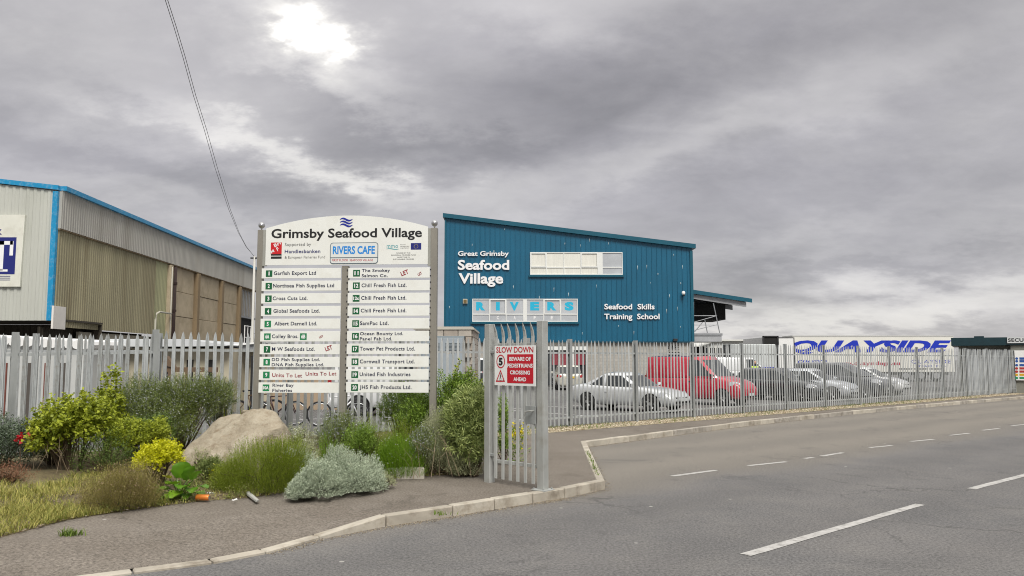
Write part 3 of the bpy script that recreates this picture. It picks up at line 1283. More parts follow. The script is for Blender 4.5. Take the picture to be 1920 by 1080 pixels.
def name_board(u0, u1, ztop, h, row):
    num, lines, ends, st = row
    w = u1 - u0
    j = random.uniform(-.004, .004)
    mb = MB()
    rect(mb, u0 + j, ztop - h, u1 + j, ztop, FY, FY + .018)
    o = mb.build('name_board', board_white, sign, bevel=.002)
    ta, tb = u0 + w * (.052 if u0 < 1 else .062), u0 + w * (.134 if u0 < 1 else .146)
    tz0, tz1 = ztop - h * .84, ztop - h * .19
    gm = green_bright if num in ('5', '6A', '9', '10A', '8') else green_tile

    def tile(a, b_, s_):
        mb = MB()
        r = .012
        rect(mb, a, tz0, b_, tz1, TY, TY + .002)
        t = mb.build('number_tile', gm, o)
        ww = (b_ - a)
        ks = {1: .30, 2: .60, 3: .82}[len(s_)]
        if s_ == '1':
            ks = .16
        cp = .58 if len(s_) < 3 else .48
        hh = (tz1 - tz0)
        lettering(s_, (a + b_) / 2 - ww * ks / 2, (a + b_) / 2 + ww * ks / 2, tz0 + hh * (1 - cp) / 2, hh * cp, white_ink, o, y=TY - .0015, bold=.035, space=1.0, name='number')
    tile(ta, tb, num)
    ua = u0 + w * st
    if lines is None:
        for a, c in ((.166, .54), (.583, .966)):
            lettering('Units To Let', u0 + w * a, u0 + w * c, ztop - h * (.70 if a < .3 else .58), h * .36, darkred_ink, o, y=TY, bold=.014, slope=(-.02 if a < .3 else .01))
    elif len(lines) == 1:
        lettering(lines[0], ua, u0 + w * ends[0], ztop - h * .66, h * .36, navy_ink, o, y=TY, bold=.019, space=1.08)
    else:
        for k in range(2):
            lettering(lines[k], ua, u0 + w * ends[k], ztop - h * (.41 + .5 * k), h * .30, navy_ink, o, y=TY, bold=.019, space=1.08)
    if num == '6A':
        tile(u0 + w * .502, u0 + w * .586, '6B')
        lettering('LET', u0 + w * .748, u0 + w * .80, ztop - h * .70, h * .2, darkred_ink, o, y=TY, bold=.03, rot=R(22))
    if num == '7':
        lettering('LET', u0 + w * .83, u0 + w * .92, ztop - h * .72, h * .42, darkred_ink, o, y=TY, bold=.03, rot=R(20))
    if num == '11':
        lettering('LET', u0 + w * .66, u0 + w * .755, ztop - h * .84, h * .42, darkred_ink, o, y=TY, bold=.03, rot=R(22))
        lettering('LET', u0 + w * .866, u0 + w * .92, ztop - h * .84, h * .25, darkred_ink, o, y=TY, bold=.03, rot=R(32))
    for a, c in ((u0 + .03, .5), (u1 - .03, .5), (u0 + .03, .2), (u1 - .03, .2)):
        pass
    return o


for i in range(10):
    pl_ = (zt_l - zb_l) / (9 + .80)
    pr_ = (zt_r - zb_r) / (9 + .82)
    name_board(cuL0, cuL1, zt_l - pl_ * i, pl_ * .80, ROWS_L[i])
    name_board(cuR0, cuR1, zt_r - pr_ * i, pr_ * .82, ROWS_R[i])
for u, zt_, zb_, n_ in ((cuR0 - .018, zt_r, zb_r, 10), (cuR1 + .012, zt_r, zb_r, 10)):
    for i in range(n_):
        for f in (.2, .8):
            z = zt_ - (zt_ - zb_) / 9.82 * (i + f * .82)
            MB().box((u, -.062, z), (.018, .012, .022)).build('bolt', black_plastic, sign)

# ================================================================== GATE
gl = P(918, 800, 12.35)
gr = P(1017.5, 800, 11.57)
gang = math.atan2(gr.y - gl.y, gr.x - gl.x)
gate = empty('pedestrian_gate', (gl.x, gl.y, 0), gang, 'narrow galvanised palisade gate standing between two square posts beside the kerb', 'gate')
GL = math.hypot(gr.x - gl.x, gr.y - gl.y)
for x, h in ((0, 2.40), (GL, 2.42)):
    o = MB().box((x, 0, h / 2 - .05), (.12, .12, h + .1)).build('post', galv_gate, gate, bevel=.006)
MB().box((GL, 0, .012), (.24, .24, .02)).build('base_plate', galv_gate, gate, bevel=.003)
for dx, dy in ((-.09, -.09), (.09, -.09), (-.09, .09), (.09, .09)):
    MB().lathe([(.012, .02), (.012, .04)], 6, Matrix.Translation((GL + dx, dy, 0))).build('anchor_bolt', galv_dark, gate)
GP = pale_mesh(.08, 2.40, splay=.055)
GP.materials.clear()
GP.materials.append(galv_gate)
a0, a1 = .13, GL - .10
leaf = MB()
npal = 6
for k in range(npal):
    x = a0 + .05 + (a1 - a0 - .10) * k / (npal - 1)
    o = link('pale', GP, gate, (x, -.045, 0))
    o.rotation_euler = (0, random.uniform(-.006, .006), random.uniform(-.08, .08))
for z in (.33, 2.08):
    MB().box(((a0 + a1) / 2, -.005, z), (a1 - a0, .05, .05)).build('rail', galv_gate, gate, bevel=.003)
MB().box((a0 - .005, -.005, 1.2), (.05, .05, 1.76)).build('stile', galv_gate, gate, bevel=.003)
MB().box((a1 + .01, -.005, 1.2), (.05, .05, 1.76)).build('stile', galv_gate, gate, bevel=.003)
for z in (.42, 1.98):
    MB().box((.09, -.03, z), (.10, .03, .045)).build('hinge', galv_dark, gate, bevel=.004)
lk = MB().box((a1 - .09, -.05, 1.06), (.20, .012, .26)).build('lock_plate', galv_dark, gate, bevel=.003)
MB().tube([(a1 - .03, -.06, 1.12), (a1 - .03, -.11, 1.12), (a1 - .12, -.12, 1.11), (a1 - .16, -.12, 1.04)], .012, 8).build('handle', galv_gate, lk)

# warning sign wired to the gate
gfc = Face(gl + Vector((math.sin(gang), -math.cos(gang), 0)) * .085, gang)
wl, wz0 = gfc.uz(927.5, 722)
wr, wz1 = gfc.uz(1004.8, 647.5)
ws = MB()
rect(ws, wl, wz0, wr, wz1, -.003, .003)
wso = ws.build('warning_sign', mat('warning white', (.76, .77, .75, 1), .35, var=.03), None, bevel=.001)
wso.location = gfc.A
wso.rotation_euler = (0, 0, gang)
tag(wso, 'red and white slow down sign warning of pedestrians, fixed to the gate', 'warning sign')
wy = -.0055
w_red = mat('warning red', (.50, .006, .02, 1), .4)
gfc.write('SLOW DOWN', 931, 1000.4, 650.9, 661.4, w_red, wso, bold=.016, y=wy, space=1.0)
MB().prism(rrect(gfc, 951.4, 664, 1000.2, 717.9, .012), wy, wy + .002).build('red_panel', w_red, wso)
for tx, a, c, y0, y1 in (('BEWARE OF', 955.6, 995.8, 669.4, 676.6), ('PEDESTRIANS', 952, 999.4, 681.8, 689), ('CROSSING', 956.8, 994.3, 694.6, 701.8), ('AHEAD', 963.3, 987.2, 707.2, 714.4)):
    gfc.write(tx, a, c, y0, y1, white_ink, wso, bold=.032, y=wy - .002, space=1.0)


def ring(face, cx, cy, rx, ry, th, m, parent, y, n=28, name='ring'):
    c0 = face.uz(cx, cy)
    e = face.uz(cx + rx, cy)[0] - c0[0]
    h = face.uz(cx, cy - ry)[1] - c0[1]
    mb = MB()
    for k in range(n):
        a = 2 * PI * k / n
        mb.v += [(c0[0] + e * math.cos(a), y, c0[1] + h * math.sin(a)), (c0[0] + (e - th) * math.cos(a), y, c0[1] + (h - th) * math.sin(a))]
    for k in range(n):
        j = (k + 1) % n
        mb.f.append((2 * k, 2 * j, 2 * j + 1, 2 * k + 1))
    return mb.build(name, m, parent)


ring(gfc, 939.3, 677.6, 8, 12.7, .016, w_red, wso, wy, name='speed_limit_ring')
gfc.write('5', 935.4, 943, 671.2, 685, black_ink, wso, bold=.05, y=wy)
ap, bl_, br_ = gfc.uz(938.9, 692.8), gfc.uz(930, 715.8), gfc.uz(947.3, 715.8)
cx_, cz_ = (ap[0] + bl_[0] + br_[0]) / 3, (ap[1] + bl_[1] + br_[1]) / 3
tri_o = [bl_, br_, ap]
tri_i = [(cx_ + (p[0] - cx_) * .72, cz_ + (p[1] - cz_) * .72) for p in tri_o]
mb = MB()
for k in range(3):
    j = (k + 1) % 3
    mb.add([(tri_o[k][0], wy, tri_o[k][1]), (tri_o[j][0], wy, tri_o[j][1]), (tri_i[j][0], wy, tri_i[j][1]), (tri_i[k][0], wy, tri_i[k][1])], [(0, 1, 2, 3)])
mb.build('warning_triangle', w_red, wso)
mb = MB()
hx, hz = cx_, cz_ + .03


def stroke(mb, p, q, w):
    p, q = Vector((p[0], 0, p[1])), Vector((q[0], 0, q[1]))
    t = (q - p).normalized()
    n = Vector((-t.z, 0, t.x)) * w / 2
    y = Vector((0, wy, 0))
    mb.add([tuple(x + y) for x in (p - n, q - n, q + n, p + n)], [(0, 1, 2, 3)])


stroke(mb, (hx, hz + .022), (hx, hz + .034), .014)
stroke(mb, (hx, hz + .018), (hx - .002, hz - .022), .016)
stroke(mb, (hx, hz - .02), (hx + .018, hz - .055), .008)
stroke(mb, (hx, hz - .02), (hx - .02, hz - .055), .008)
stroke(mb, (hx, hz + .012), (hx + .018, hz - .012), .006)
for k in range(5):
    stroke(mb, (cx_ - .06 + k * .028, tri_i[0][1] + .006), (cx_ - .06 + k * .028 + .012, tri_i[0][1] + .006), .010)
mb.build('pedestrian_symbol', black_ink, wso)

# ================================================================== WAREHOUSE (left)
def corrugated(name, L, z0, z1, pitch, depth, m, parent, rz=None, loc=None, y=0.0, u0=0.0):
    """ribbed sheet along local x from u0, ribs towards -y; z0, z1 are levels or functions of u"""
    fz0 = z0 if callable(z0) else (lambda u: z0)
    fz1 = z1 if callable(z1) else (lambda u: z1)
    mb = MB()
    n = max(1, int(round(L / pitch)))
    p = L / n
    us = []
    for k in range(n):
        for f, d in ((0, 0), (.42, 0), (.55, 1), (.87, 1)):
            us.append((u0 + (k + f) * p, y - d * depth))
    us.append((u0 + L, y))
    for u, yy in us:
        mb.v += [(u, yy, fz0(u)), (u, yy, fz1(u))]
    for k in range(len(us) - 1):
        mb.f.append((2 * k, 2 * k + 2, 2 * k + 3, 2 * k + 1))
    return mb.build(name, m, parent, loc, rz)


WY = 33.0
wc = P(112, 350, WY)
wtop = wc.z
side_ang = math.atan2(1, -.05)
wf = Face((wc.x, WY, 0), 0)
wsd = Face((wc.x, WY, 0), side_ang)
SL = 31.5
zfb = wsd.uz(114, 430)[1]
wh = empty('warehouse', (wc.x, WY, 0), 0, 'large weathered corrugated warehouse with bright blue roof trim beyond the fence', 'warehouse')
m_clad = mat('pale corrugated sheet', (.47, .48, .43, 1), .55, var=.08, vscale=.8, stretch=(1, 1, .12), dirt=(.24, .25, .19, 1), dirt_amt=.55, dscale=.35, dstretch=(1, 1, .25))
m_fasc = mat('grey fascia sheet', (.37, .36, .325, 1), .7, var=.12, vscale=1.5, stretch=(1, 1, .1), dirt=(.27, .25, .21, 1), dirt_amt=.6, dscale=.5, dstretch=(1, 1, .12))
m_olive = mat('algae stained sheet', (.285, .26, .165, 1), .8, var=.22, vscale=.7, stretch=(1, 1, .10), dirt=(.20, .17, .10, 1), dirt_amt=.85, dscale=.8, dstretch=(1.6, 1.6, .10))
m_blue = mat('blue trim', (.008, .24, .46, 1), .4, var=.08, vscale=1.2, dirt=(.3, .45, .55, 1), dirt_amt=.5, dscale=6)
m_conc = mat('concrete panel', (.45, .375, .26, 1), .85, var=.14, vscale=1.1, dirt=(.24, .19, .11, 1), dirt_amt=.6, dscale=.9, bump=.3)
m_concd = mat('concrete pier', (.225, .165, .095, 1), .85, var=.2, vscale=1.5, stretch=(1, 1, .2))
m_rust = mat('rusty pipe', (.035, .018, .014, 1), .7, var=.3, vscale=3)
FL = 21.0
zfr = wf.uz(0, 337)[1]
sl = (zfr - wtop) / abs(wf.uz(0, 337)[0])
zbf = wf.uz(50, 601)[1]
corrugated('front_cladding', FL, zbf, lambda u: wtop - .2 + sl * min(-u, 20), .30, .035, m_clad, wh, u0=-FL, y=-.02)
corrugated('side_fascia', SL, zfb, wtop - .15, .2, .03, m_fasc, wh, rz=side_ang, y=-.12)
MB().box((.02, -.07, (zfb + wtop) / 2 - .1), (.04, .14, wtop - zfb - .2)).build('fascia_end', m_fasc, wh, rz=side_ang)
uo = wsd.uz(291, 520)[0]
corrugated('side_cladding', uo, 3.22, zfb + .1, .2, .035, m_olive, wh, rz=side_ang, y=0.0)
up1 = wsd.uz(315, 520)[0]
corrugated('side_cladding_panel', up1 - uo, 2.6, zfb + .1, .2, .02, mat('greenish light sheet', (.33, .33, .19, 1), .7, var=.12, vscale=1, stretch=(1, 1, .1)), wh, rz=side_ang, u0=uo)
# blue trims
MB().prism([(-FL, wtop + sl * 20 - .16), (0.02, wtop - .16), (0.02, wtop + .03), (-FL, wtop + sl * 20 + .05)], -.14, .1).build('roof_trim', m_blue, wh)
MB().prism([(0.03, wtop - .16), (SL, wtop - .16), (SL, wtop + .03), (0.03, wtop + .03)], -.28, .1).build('roof_trim', m_blue, wh, rz=side_ang)
MB().box((-.09, -.06, (zbf + wtop - .22) / 2), (.21, .16, wtop - .22 - zbf)).build('corner_trim', m_blue, wh)
rect(MB(), 0, 0, 1, 1, 0, 1)
mb = MB()
mb.hexa([(-FL, .1, wtop), (0, .1, wtop), (-.05 * SL, SL, wtop), (-FL, SL, wtop), (-FL, .1, wtop + sl * 20), (-.02, .1, wtop + .02), (-.05 * SL, SL, wtop + .02), (-FL, SL, wtop + sl * 20)])
mb.build('roof', m_fasc, wh)
# soffit band below the fascia and the overhang in front
MB().box((SL / 2, .02, zfb - .02), (SL, .25, .06)).build('soffit', m_concd, wh, rz=side_ang)
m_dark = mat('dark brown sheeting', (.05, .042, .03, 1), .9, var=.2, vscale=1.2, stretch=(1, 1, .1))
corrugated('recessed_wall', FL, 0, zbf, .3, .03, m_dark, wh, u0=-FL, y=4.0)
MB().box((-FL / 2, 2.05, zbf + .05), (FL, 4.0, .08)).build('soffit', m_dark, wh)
MB().box((.30, -.08, 3.60), (1.0, .08, .95)).build('patch_panel', mat('pale patch', (.70, .67, .62, 1), .6, var=.06), wh, rz=side_ang, loc=(0, 0, 0))
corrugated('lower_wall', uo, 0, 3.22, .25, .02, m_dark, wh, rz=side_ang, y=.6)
ucr = wsd.uz(160, 620)[0]
MB().prism([(ucr, 0), (up1, 0), (up1, 3.1), (ucr, 3.1)], .25, .4).build('rendered_wall', mat('cream render', (.40, .37, .29, 1), .85, var=.1, vscale=.8), wh, rz=side_ang)
# concrete bays with piers
u1 = wsd.uz(330, 560)[0]
u2 = wsd.uz(367, 560)[0]
u3 = wsd.uz(413, 560)[0]
u4 = wsd.uz(447, 560)[0]
for a, c in ((u1, u2), (u2, u3), (u3, u4)):
    nrow = 5
    for k in range(nrow):
        z0_, z1_ = zfb * k / nrow, zfb * (k + 1) / nrow
        o = MB().box(((a + c) / 2, .12 + random.uniform(0, .03), (z0_ + z1_) / 2), (c - a - .02, .15, z1_ - z0_ - .025)).build('concrete_panel', m_conc, wh, rz=side_ang, bevel=.015)
MB().prism([(up1, 0), (SL, 0), (SL, zfb), (up1, zfb)], .25, .5).build('backing_wall', m_conc, wh, rz=side_ang)
for u in (up1 + .1, u2, u3, u4):
    MB().box((u, -.0, zfb / 2 - .05), (.42, .4, zfb - .1)).build('pier', m_concd if u != up1 + .1 else m_conc, wh, rz=side_ang, bevel=.02)
ud = wsd.uz(324, 560)[0]
pts = [(ud, -.02, 0), (ud, -.02, zfb - .1)]
MB().tube(pts, .17, 10).build('drain_pipe', m_rust, wh, rz=side_ang, smooth=True)
for z in (2.2, 4.6, 6.2):
    MB().lathe([(.2, 0), (.2, .14)], 10, Matrix.Translation((ud, -.02, z))).build('pipe_collar', m_rust, wh, rz=side_ang)
ua, ub = wsd.uz(281, 600)[0], wsd.uz(311, 600)[0]
MB().tube([(ua, -.3, 0), (ua, -.3, 4.0), (ua + .15, -.3, 4.35), (ua + .5, -.3, 4.45), (ub, -.3, 4.45)], .05, 8).build('vent_pipe', mat('dull white pipe', (.45, .43, .36, 1), .6), wh, rz=side_ang, smooth=True)
MB().tube([(ub + .1, -.22, 0), (ub + .1, -.22, zfb - .2)], .04, 8).build('vent_pipe', mat('dull white pipe', None), wh, rz=side_ang, smooth=True)
# open steel bay at the far end
for k in range(9):
    u = u4 + .8 + k * .42
    MB().box((u, -.02, 6.1), (.07, .06, 2.0)).build('steel_slat', steel_grey, wh, rz=side_ang)
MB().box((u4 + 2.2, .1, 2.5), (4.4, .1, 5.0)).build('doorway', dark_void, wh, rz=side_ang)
MB().box((u4 + 2.2, -.1, 5.05), (4.4, .2, .12)).build('lintel', steel_grey, wh, rz=side_ang)
# caged ladder
lad = empty('caged_ladder', (wc.x, WY, 0), side_ang, 'grey caged access ladder and landing against the far end of the warehouse', 'ladder')
for u in (u4 + .1, u4 + .9, u4 + 1.7):
    MB().tube([(u, -.5, 0), (u, -.5, 4.4)], .04, 6).build('upright', white_paint, lad)
for z in (1.9, 2.7, 3.5, 4.35):
    MB().tube([(u4 + .1, -.5, z), (u4 + 1.7, -.5, z)], .035, 6).build('rung', white_paint, lad)
MB().tube([(u4 + 1.7, -.5, 3.9), (u4 + 4.5, -.5, 3.9)], .045, 6).build('handrail', white_paint, lad)
MB().tube([(u4 + 1.7, -.5, 3.3), (u4 + 4.5, -.5, 3.3)], .035, 6).build('handrail', white_paint, lad)

# trade sign on the gable
tsn = empty('gable_sign', (wc.x, WY, 0), 0, 'white trade board with a blue T emblem, cut off at the picture edge', 'sign board')
x0, z1 = wf.uz(-190, 404)
x1, z0 = wf.uz(44, 538)
MB().prism([(x0, z0), (x1 - .05, z0), (x1, z1), (x0, z1)], -.16, -.06).build('board', mat('trade board', (.66, .66, .58, 1), .5, var=.06, vscale=1, dirt=(.4, .38, .3, 1), dirt_amt=.4), tsn)
m_tb = mat('trade blue', (.012, .018, .16, 1), .4)
kf = dict(y=-.165)
wf.write('&', -14, 8.5, 422, 441, m_tb, tsn, bold=.02, **kf)
mb = MB()
wf.rect(mb, -180, 446, 32, 515, -.165, -.16)
pn = mb.build('emblem_panel', m_tb, tsn)
mb = MB()
for r_ in ((-30, 453, 29, 460), (-14, 453, 10, 508), (-24, 506, 19, 510), (24, 453, 29, 480)):
    wf.rect(mb, *r_, -.17, -.165)
mb.build('emblem_letter', white_ink, tsn)['kind'] = 'stuff'
for y in (518, 521.5, 525):
    mb = MB()
    wf.rect(mb, -180, y, 24, y + 1.3, -.165, -.16)
    mb.build('emblem_rule', m_tb, tsn)

# low shed with white corrugated roof edge in front of the warehouse
sh = empty('low_shed', (-20, 25.5, 0), 0, 'low pale shed with a white corrugated roof edge, in front of the warehouse', 'shed')
shf = Face((-20, 25.5, 0), 0)
xa, za = shf.uz(-160, 635)
xb, zb2 = shf.uz(163, 646)
m_shed = mat('shed wall', (.50, .51, .49, 1), .6, var=.12, vscale=1.3, stretch=(1, 1, .3))
MB().prism([(xa, 0), (xb, 0), (xb, zb2 - .08), (xa, za + .05)], 0, 3).build('wall', m_shed, sh)
for k in range(22):
    f = k / 22
    x = xa + (xb - xa + .1) * f
    z = za + .1 + (zb2 - za - .1) * f
    MB().tube([(x + .15, -.12, z - .03), (x + .15, 3.2, z)], .15, 8).build('roof_sheet', white_paint, sh)
for k, (a, c) in enumerate(((-14, 14), (46, 70), (84, 92), (112, 130))):
    ua, ub = shf.uz(a, 700)[0], shf.uz(c, 700)[0]
    MB().prism([(ua, 0), (ub, 0), (ub, 1.75), (ua, 1.75)], -.04, -.005).build('door', mat('shed door %d' % (k % 2), ((.16, .045, .03, 1), (.08, .07, .06, 1))[k % 2], .6), sh)

# low unit with a pale flat roof seen over the fence
un = empty('flat_roofed_unit', (-14, 28, 0), 0, 'low unit with a thick pale flat roof edge and cream walls behind the left fence', 'building')
unf = Face((-14, 28, 0), 0)
ua, za = unf.uz(205, 636)
ub, zb2 = unf.uz(352, 636)
m_roofe = mat('pale roof edge', (.55, .57, .58, 1), .4, var=.05)
MB().prism([(ua, za - .26), (ub, za - .26), (ub, za), (ua, za)], -.3, 6).build('roof', m_roofe, un)
uc, zc = unf.uz(432, 647)
MB().prism([(ub, za - .26), (uc, zc - .03), (uc, zc), (ub, za)], -.3, 6).build('roof', m_roofe, un)
MB().prism([(ua, 0), (uc, 0), (uc, zc - .1), (ua, zc - .1)], .3, 5).build('wall', mat('cream wall', (.44, .40, .30, 1), .8, var=.14, vscale=.7), un)
for a, c in ((300, 318), (344, 356), (385, 395)):
    q0, q1 = unf.uz(a, 700)[0], unf.uz(c, 700)[0]
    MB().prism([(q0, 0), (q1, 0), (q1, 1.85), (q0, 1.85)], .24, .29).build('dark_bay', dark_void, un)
cp = empty('lean_to_canopy', (-9, 29, 0), 0, 'thin sloping white canopy edge beside the name board post', 'canopy')
cpf = Face((-9, 29, 0), 0)
a_, za = cpf.uz(396, 650)
c_, zc = cpf.uz(500, 640)
MB().prism([(a_, za - .06), (c_, zc - .06), (c_, zc), (a_, za)], -.2, 3).build('roof', white_paint, cp)
MB().prism([(a_, za - .28), (c_, zc - .28), (c_, zc - .06), (a_, za - .06)], -.1, 2.8).build('fascia', steel_grey, cp)
MB().prism([(a_, 0), (c_, 0), (c_, zc - .3), (a_, za - .3)], .6, 1.0).build('wall', mat('cream wall', None), cp)
for px in (430, 474):
    u = cpf.uz(px, 700)[0]
    MB().box((u, 0, 1), (.12, .12, 2)).build('post', black_plastic, cp)
# timber clad gateposts and a bar between them
br = empty('timber_barrier', (0, 24, 0), 0, 'brown timber barrier frame standing in the yard behind the fence', 'barrier')
bf2 = Face((0, 24, 0), 0)
m_tim = mat('weathered timber', (.13, .085, .05, 1), .8, var=.25, vscale=3, stretch=(1, 1, .2))
for px in (320, 352, 371, 402):
    u, z = bf2.uz(px, 689)
    MB().box((u, 0, z / 2), (.1, .1, z)).build('post', m_tim, br)
q0, z = bf2.uz(312, 693)
q1, _ = bf2.uz(408, 693)
MB().box(((q0 + q1) / 2, 0, z), (q1 - q0, .08, .14)).build('rail', m_tim, br)
MB().hexa([(bf2.uz(314, 686)[0], -.1, bf2.uz(314, 686)[1]), (bf2.uz(330, 690)[0], -.1, bf2.uz(330, 690)[1]), (bf2.uz(330, 690)[0], .1, bf2.uz(330, 690)[1]), (bf2.uz(314, 686)[0], .1, bf2.uz(314, 686)[1]),
           (bf2.uz(314, 667)[0], -.1, bf2.uz(314, 667)[1]), (bf2.uz(326, 682)[0], -.1, bf2.uz(326, 682)[1]), (bf2.uz(326, 682)[0], .1, bf2.uz(326, 682)[1]), (bf2.uz(314, 667)[0], .1, bf2.uz(314, 667)[1])]).build('brace', m_tim, br)

# telephone pole and wires
tp = P(477.5, 481, 30)
pole = empty('telephone_pole', (tp.x, 30, 0), 0, 'thin pale pole with a wire tied to its top, left of the name board', 'pole')
MB().tube([(0, 0, 0), (0, 0, tp.z)], [.055, .042], 10).build('pole', mat('pole paint', (.50, .49, .45, 1), .6), pole, smooth=True)
MB().box((0, 0, tp.z - .06), (.3, .06, .05)).build('crossarm', black_plastic, pole)
wp = [(477, 481), (462, 463), (448, 437), (430, 392), (405, 314), (385, 243), (365, 180), (345, 107), (328, 50), (312, 0)]
Ys = [30, 29.2, 28.2, 26.4, 23.6, 21.2, 19.2, 17.1, 15.6, 14.3]
for k in range(2):
    pts = []
    for (px, py), Y in zip(wp, Ys):
        f = (30 - Y) / 16
        pts.append(P(px + (k * 4.5 if Y < 29.5 else 0) * min(1, f * 3) - 2 * min(1, f * 3), py, Y))
    d = (pts[-1] - pts[-2])
    pts += [pts[-1] + d * 1.05, pts[-1] + d * 2.2, pts[-1] + d * 3.4]
    o = MB().tube(pts, [.0065] * len(pts), 5).build('overhead_wire', black_plastic)
    tag(o, ('left one of the two overhead wires rising from the pale pole', 'right one of the two overhead wires rising from the pale pole')[k], 'wire', 'overhead wires')

# ================================================================== SEAFOOD VILLAGE BUILDING
BY = 56.0
bx0 = P(832.5, 600, BY).x
bf_ = Face((bx0, BY, 0), 0)
bld = empty('blue_building', (bx0, BY, 0), 0, 'teal blue metal clad building with sloping roof and white lettering', 'building')
W_, zr = bf_.uz(1297, 465)
_, ztl = bf_.uz(832.5, 407)
_, zb_ = bf_.uz(1200, 640)
n = 49
pw = W_ / n
top = lambda u: ztl + (zr - ztl) * u / W_
for k in range(n):
    a, c = k * pw, (k + 1) * pw
    mb = MB()
    vs, fs = [], []
    prof = [(a, 0), (a, -.045), (a + .035, -.045), (a + .045, 0), (c, 0)]
    for u, y in prof:
        vs += [(u, y, zb_), (u, y, top(u))]
    for i in range(len(prof) - 1):
        fs.append((2 * i, 2 * i + 2, 2 * i + 3, 2 * i + 1))
    mb.add(vs, fs)
    mb.build('cladding_panel', teal, bld)
# core with side walls, base and roof
DP = 16
mb = MB()
mb.hexa([(0.01, .03, zb_), (W_ - .01, .03, zb_), (W_ - .01, DP, zb_), (0.01, DP, zb_), (0.01, .03, ztl), (W_ - .01, .03, zr), (W_ - .01, DP, zr), (0.01, DP, ztl)])
mb.build('wall', teal, bld)
m_brick = bpy.data.materials.new('pale blockwork')
m_brick.use_nodes = True
t_ = NT(m_brick)
tc = t_.new('ShaderNodeTexCoord')
mp = t_.new('ShaderNodeMapping')
mp.inputs['Rotation'].default_value = (R(90), 0, 0)
t_.link(tc.outputs['Object'], mp.inputs[0])
bt = t_.new('ShaderNodeTexBrick')
bt.inputs['Scale'].default_value = 1.0
bt.inputs['Brick Width'].default_value = .44
bt.inputs['Row Height'].default_value = .215
bt.inputs['Mortar Size'].default_value = .008
bt.inputs['Color1'].default_value = (.36, .34, .30, 1)
bt.inputs['Color2'].default_value = (.43, .41, .37, 1)
bt.inputs['Mortar'].default_value = (.28, .27, .25, 1)
t_.link(mp.outputs[0], bt.inputs['Vector'])
t_.link(bt.outputs['Color'], t_.b.inputs['Base Color'])
t_.b.inputs['Roughness'].default_value = .9
MB().box((W_ / 2, DP / 2 + .1, zb_ / 2), (W_ - .1, DP - .1, zb_)).build('base_wall', m_brick, bld)
MB().box((W_ / 2, -.02, zb_ - .04), (W_, .14, .09)).build('drip_rail', teal_seam, bld)
xr, zrr = bf_.uz(1303, 458.5)
xl, zll = bf_.uz(831, 400.5)
th = .30
mb = MB()
mb.hexa([(xl, -.25, zll - th), (xr, -.25, zrr - th), (xr, DP, zrr - th), (xl, DP, zll - th), (xl, -.25, zll), (xr, -.25, zrr), (xr, DP, zrr), (xl, DP, zll)])
mb.build('roof_trim', teal_trim, bld)
MB().box((W_ - .06, -.04, (zb_ + zr) / 2 - .1), (.2, .1, zr - zb_ - .2)).build('corner_trim', teal_trim, bld)
MB().box((.06, -.04, (zb_ + ztl) / 2 - .1), (.12, .1, ztl - zb_ - .2)).build('corner_trim', teal_trim, bld)
for tx, a, c, y0, y1, bo in (('Great Grimsby', 858.9, 954, 471.3, 480.2, .022), ('Seafood', 858.5, 954.8, 488, 506.2, .03), ('Village', 860, 943.6, 512.8, 532, .03),
                             ('Seafood  Skills', 1132.7, 1226.8, 570, 580.2, .022), ('Training  School', 1132.7, 1236.2, 588.4, 598.6, .022)):
    bf_.write(tx, a, c, y0, y1, white_ink, bld, bold=bo, y=-.06, depth=.06, space=1.0)
dp = MB()
for px, py in ((947, 430), (1058, 456), (1088, 461), (1142, 456), (1262, 475), (1278, 500), (1220, 530), (1195, 500), (1040, 540), (1066, 550), (962, 538), (887, 460), (925, 472), (842, 575), (1255, 555), (1268, 577), (1275, 612),
               (1190, 620), (1090, 625), (1212, 497), (1251, 580), (1235, 512), (1013, 555), (1103, 450), (1277, 530), (1160, 610), (1120, 535)):
    u, z = bf_.uz(px + random.uniform(-2, 2), py + random.uniform(-2, 2))
    w, h = random.uniform(.015, .035), random.uniform(.08, .34)
    y = -.0475
    dp.add([(u - w, y, z), (u + w * random.uniform(-.6, .6), y, z - h), (u + w, y, z + .02), (u, y, z + w * 2)], [(0, 1, 2, 3)])
dp.build('bird_droppings', mat('droppings', (.42, .50, .52, 1), .8), bld)['kind'] = 'stuff'
m_wf = mat('white window frame', (.72, .73, .70, 1), .4)
m_blind = mat('cream blinds', (.70, .69, .62, 1), .5, var=.1, vscale=14, stretch=(1, 1, .05))
m_pane = mat('grey pane', (.44, .46, .48, 1), .12, var=.12, vscale=1.0, spec=.7)


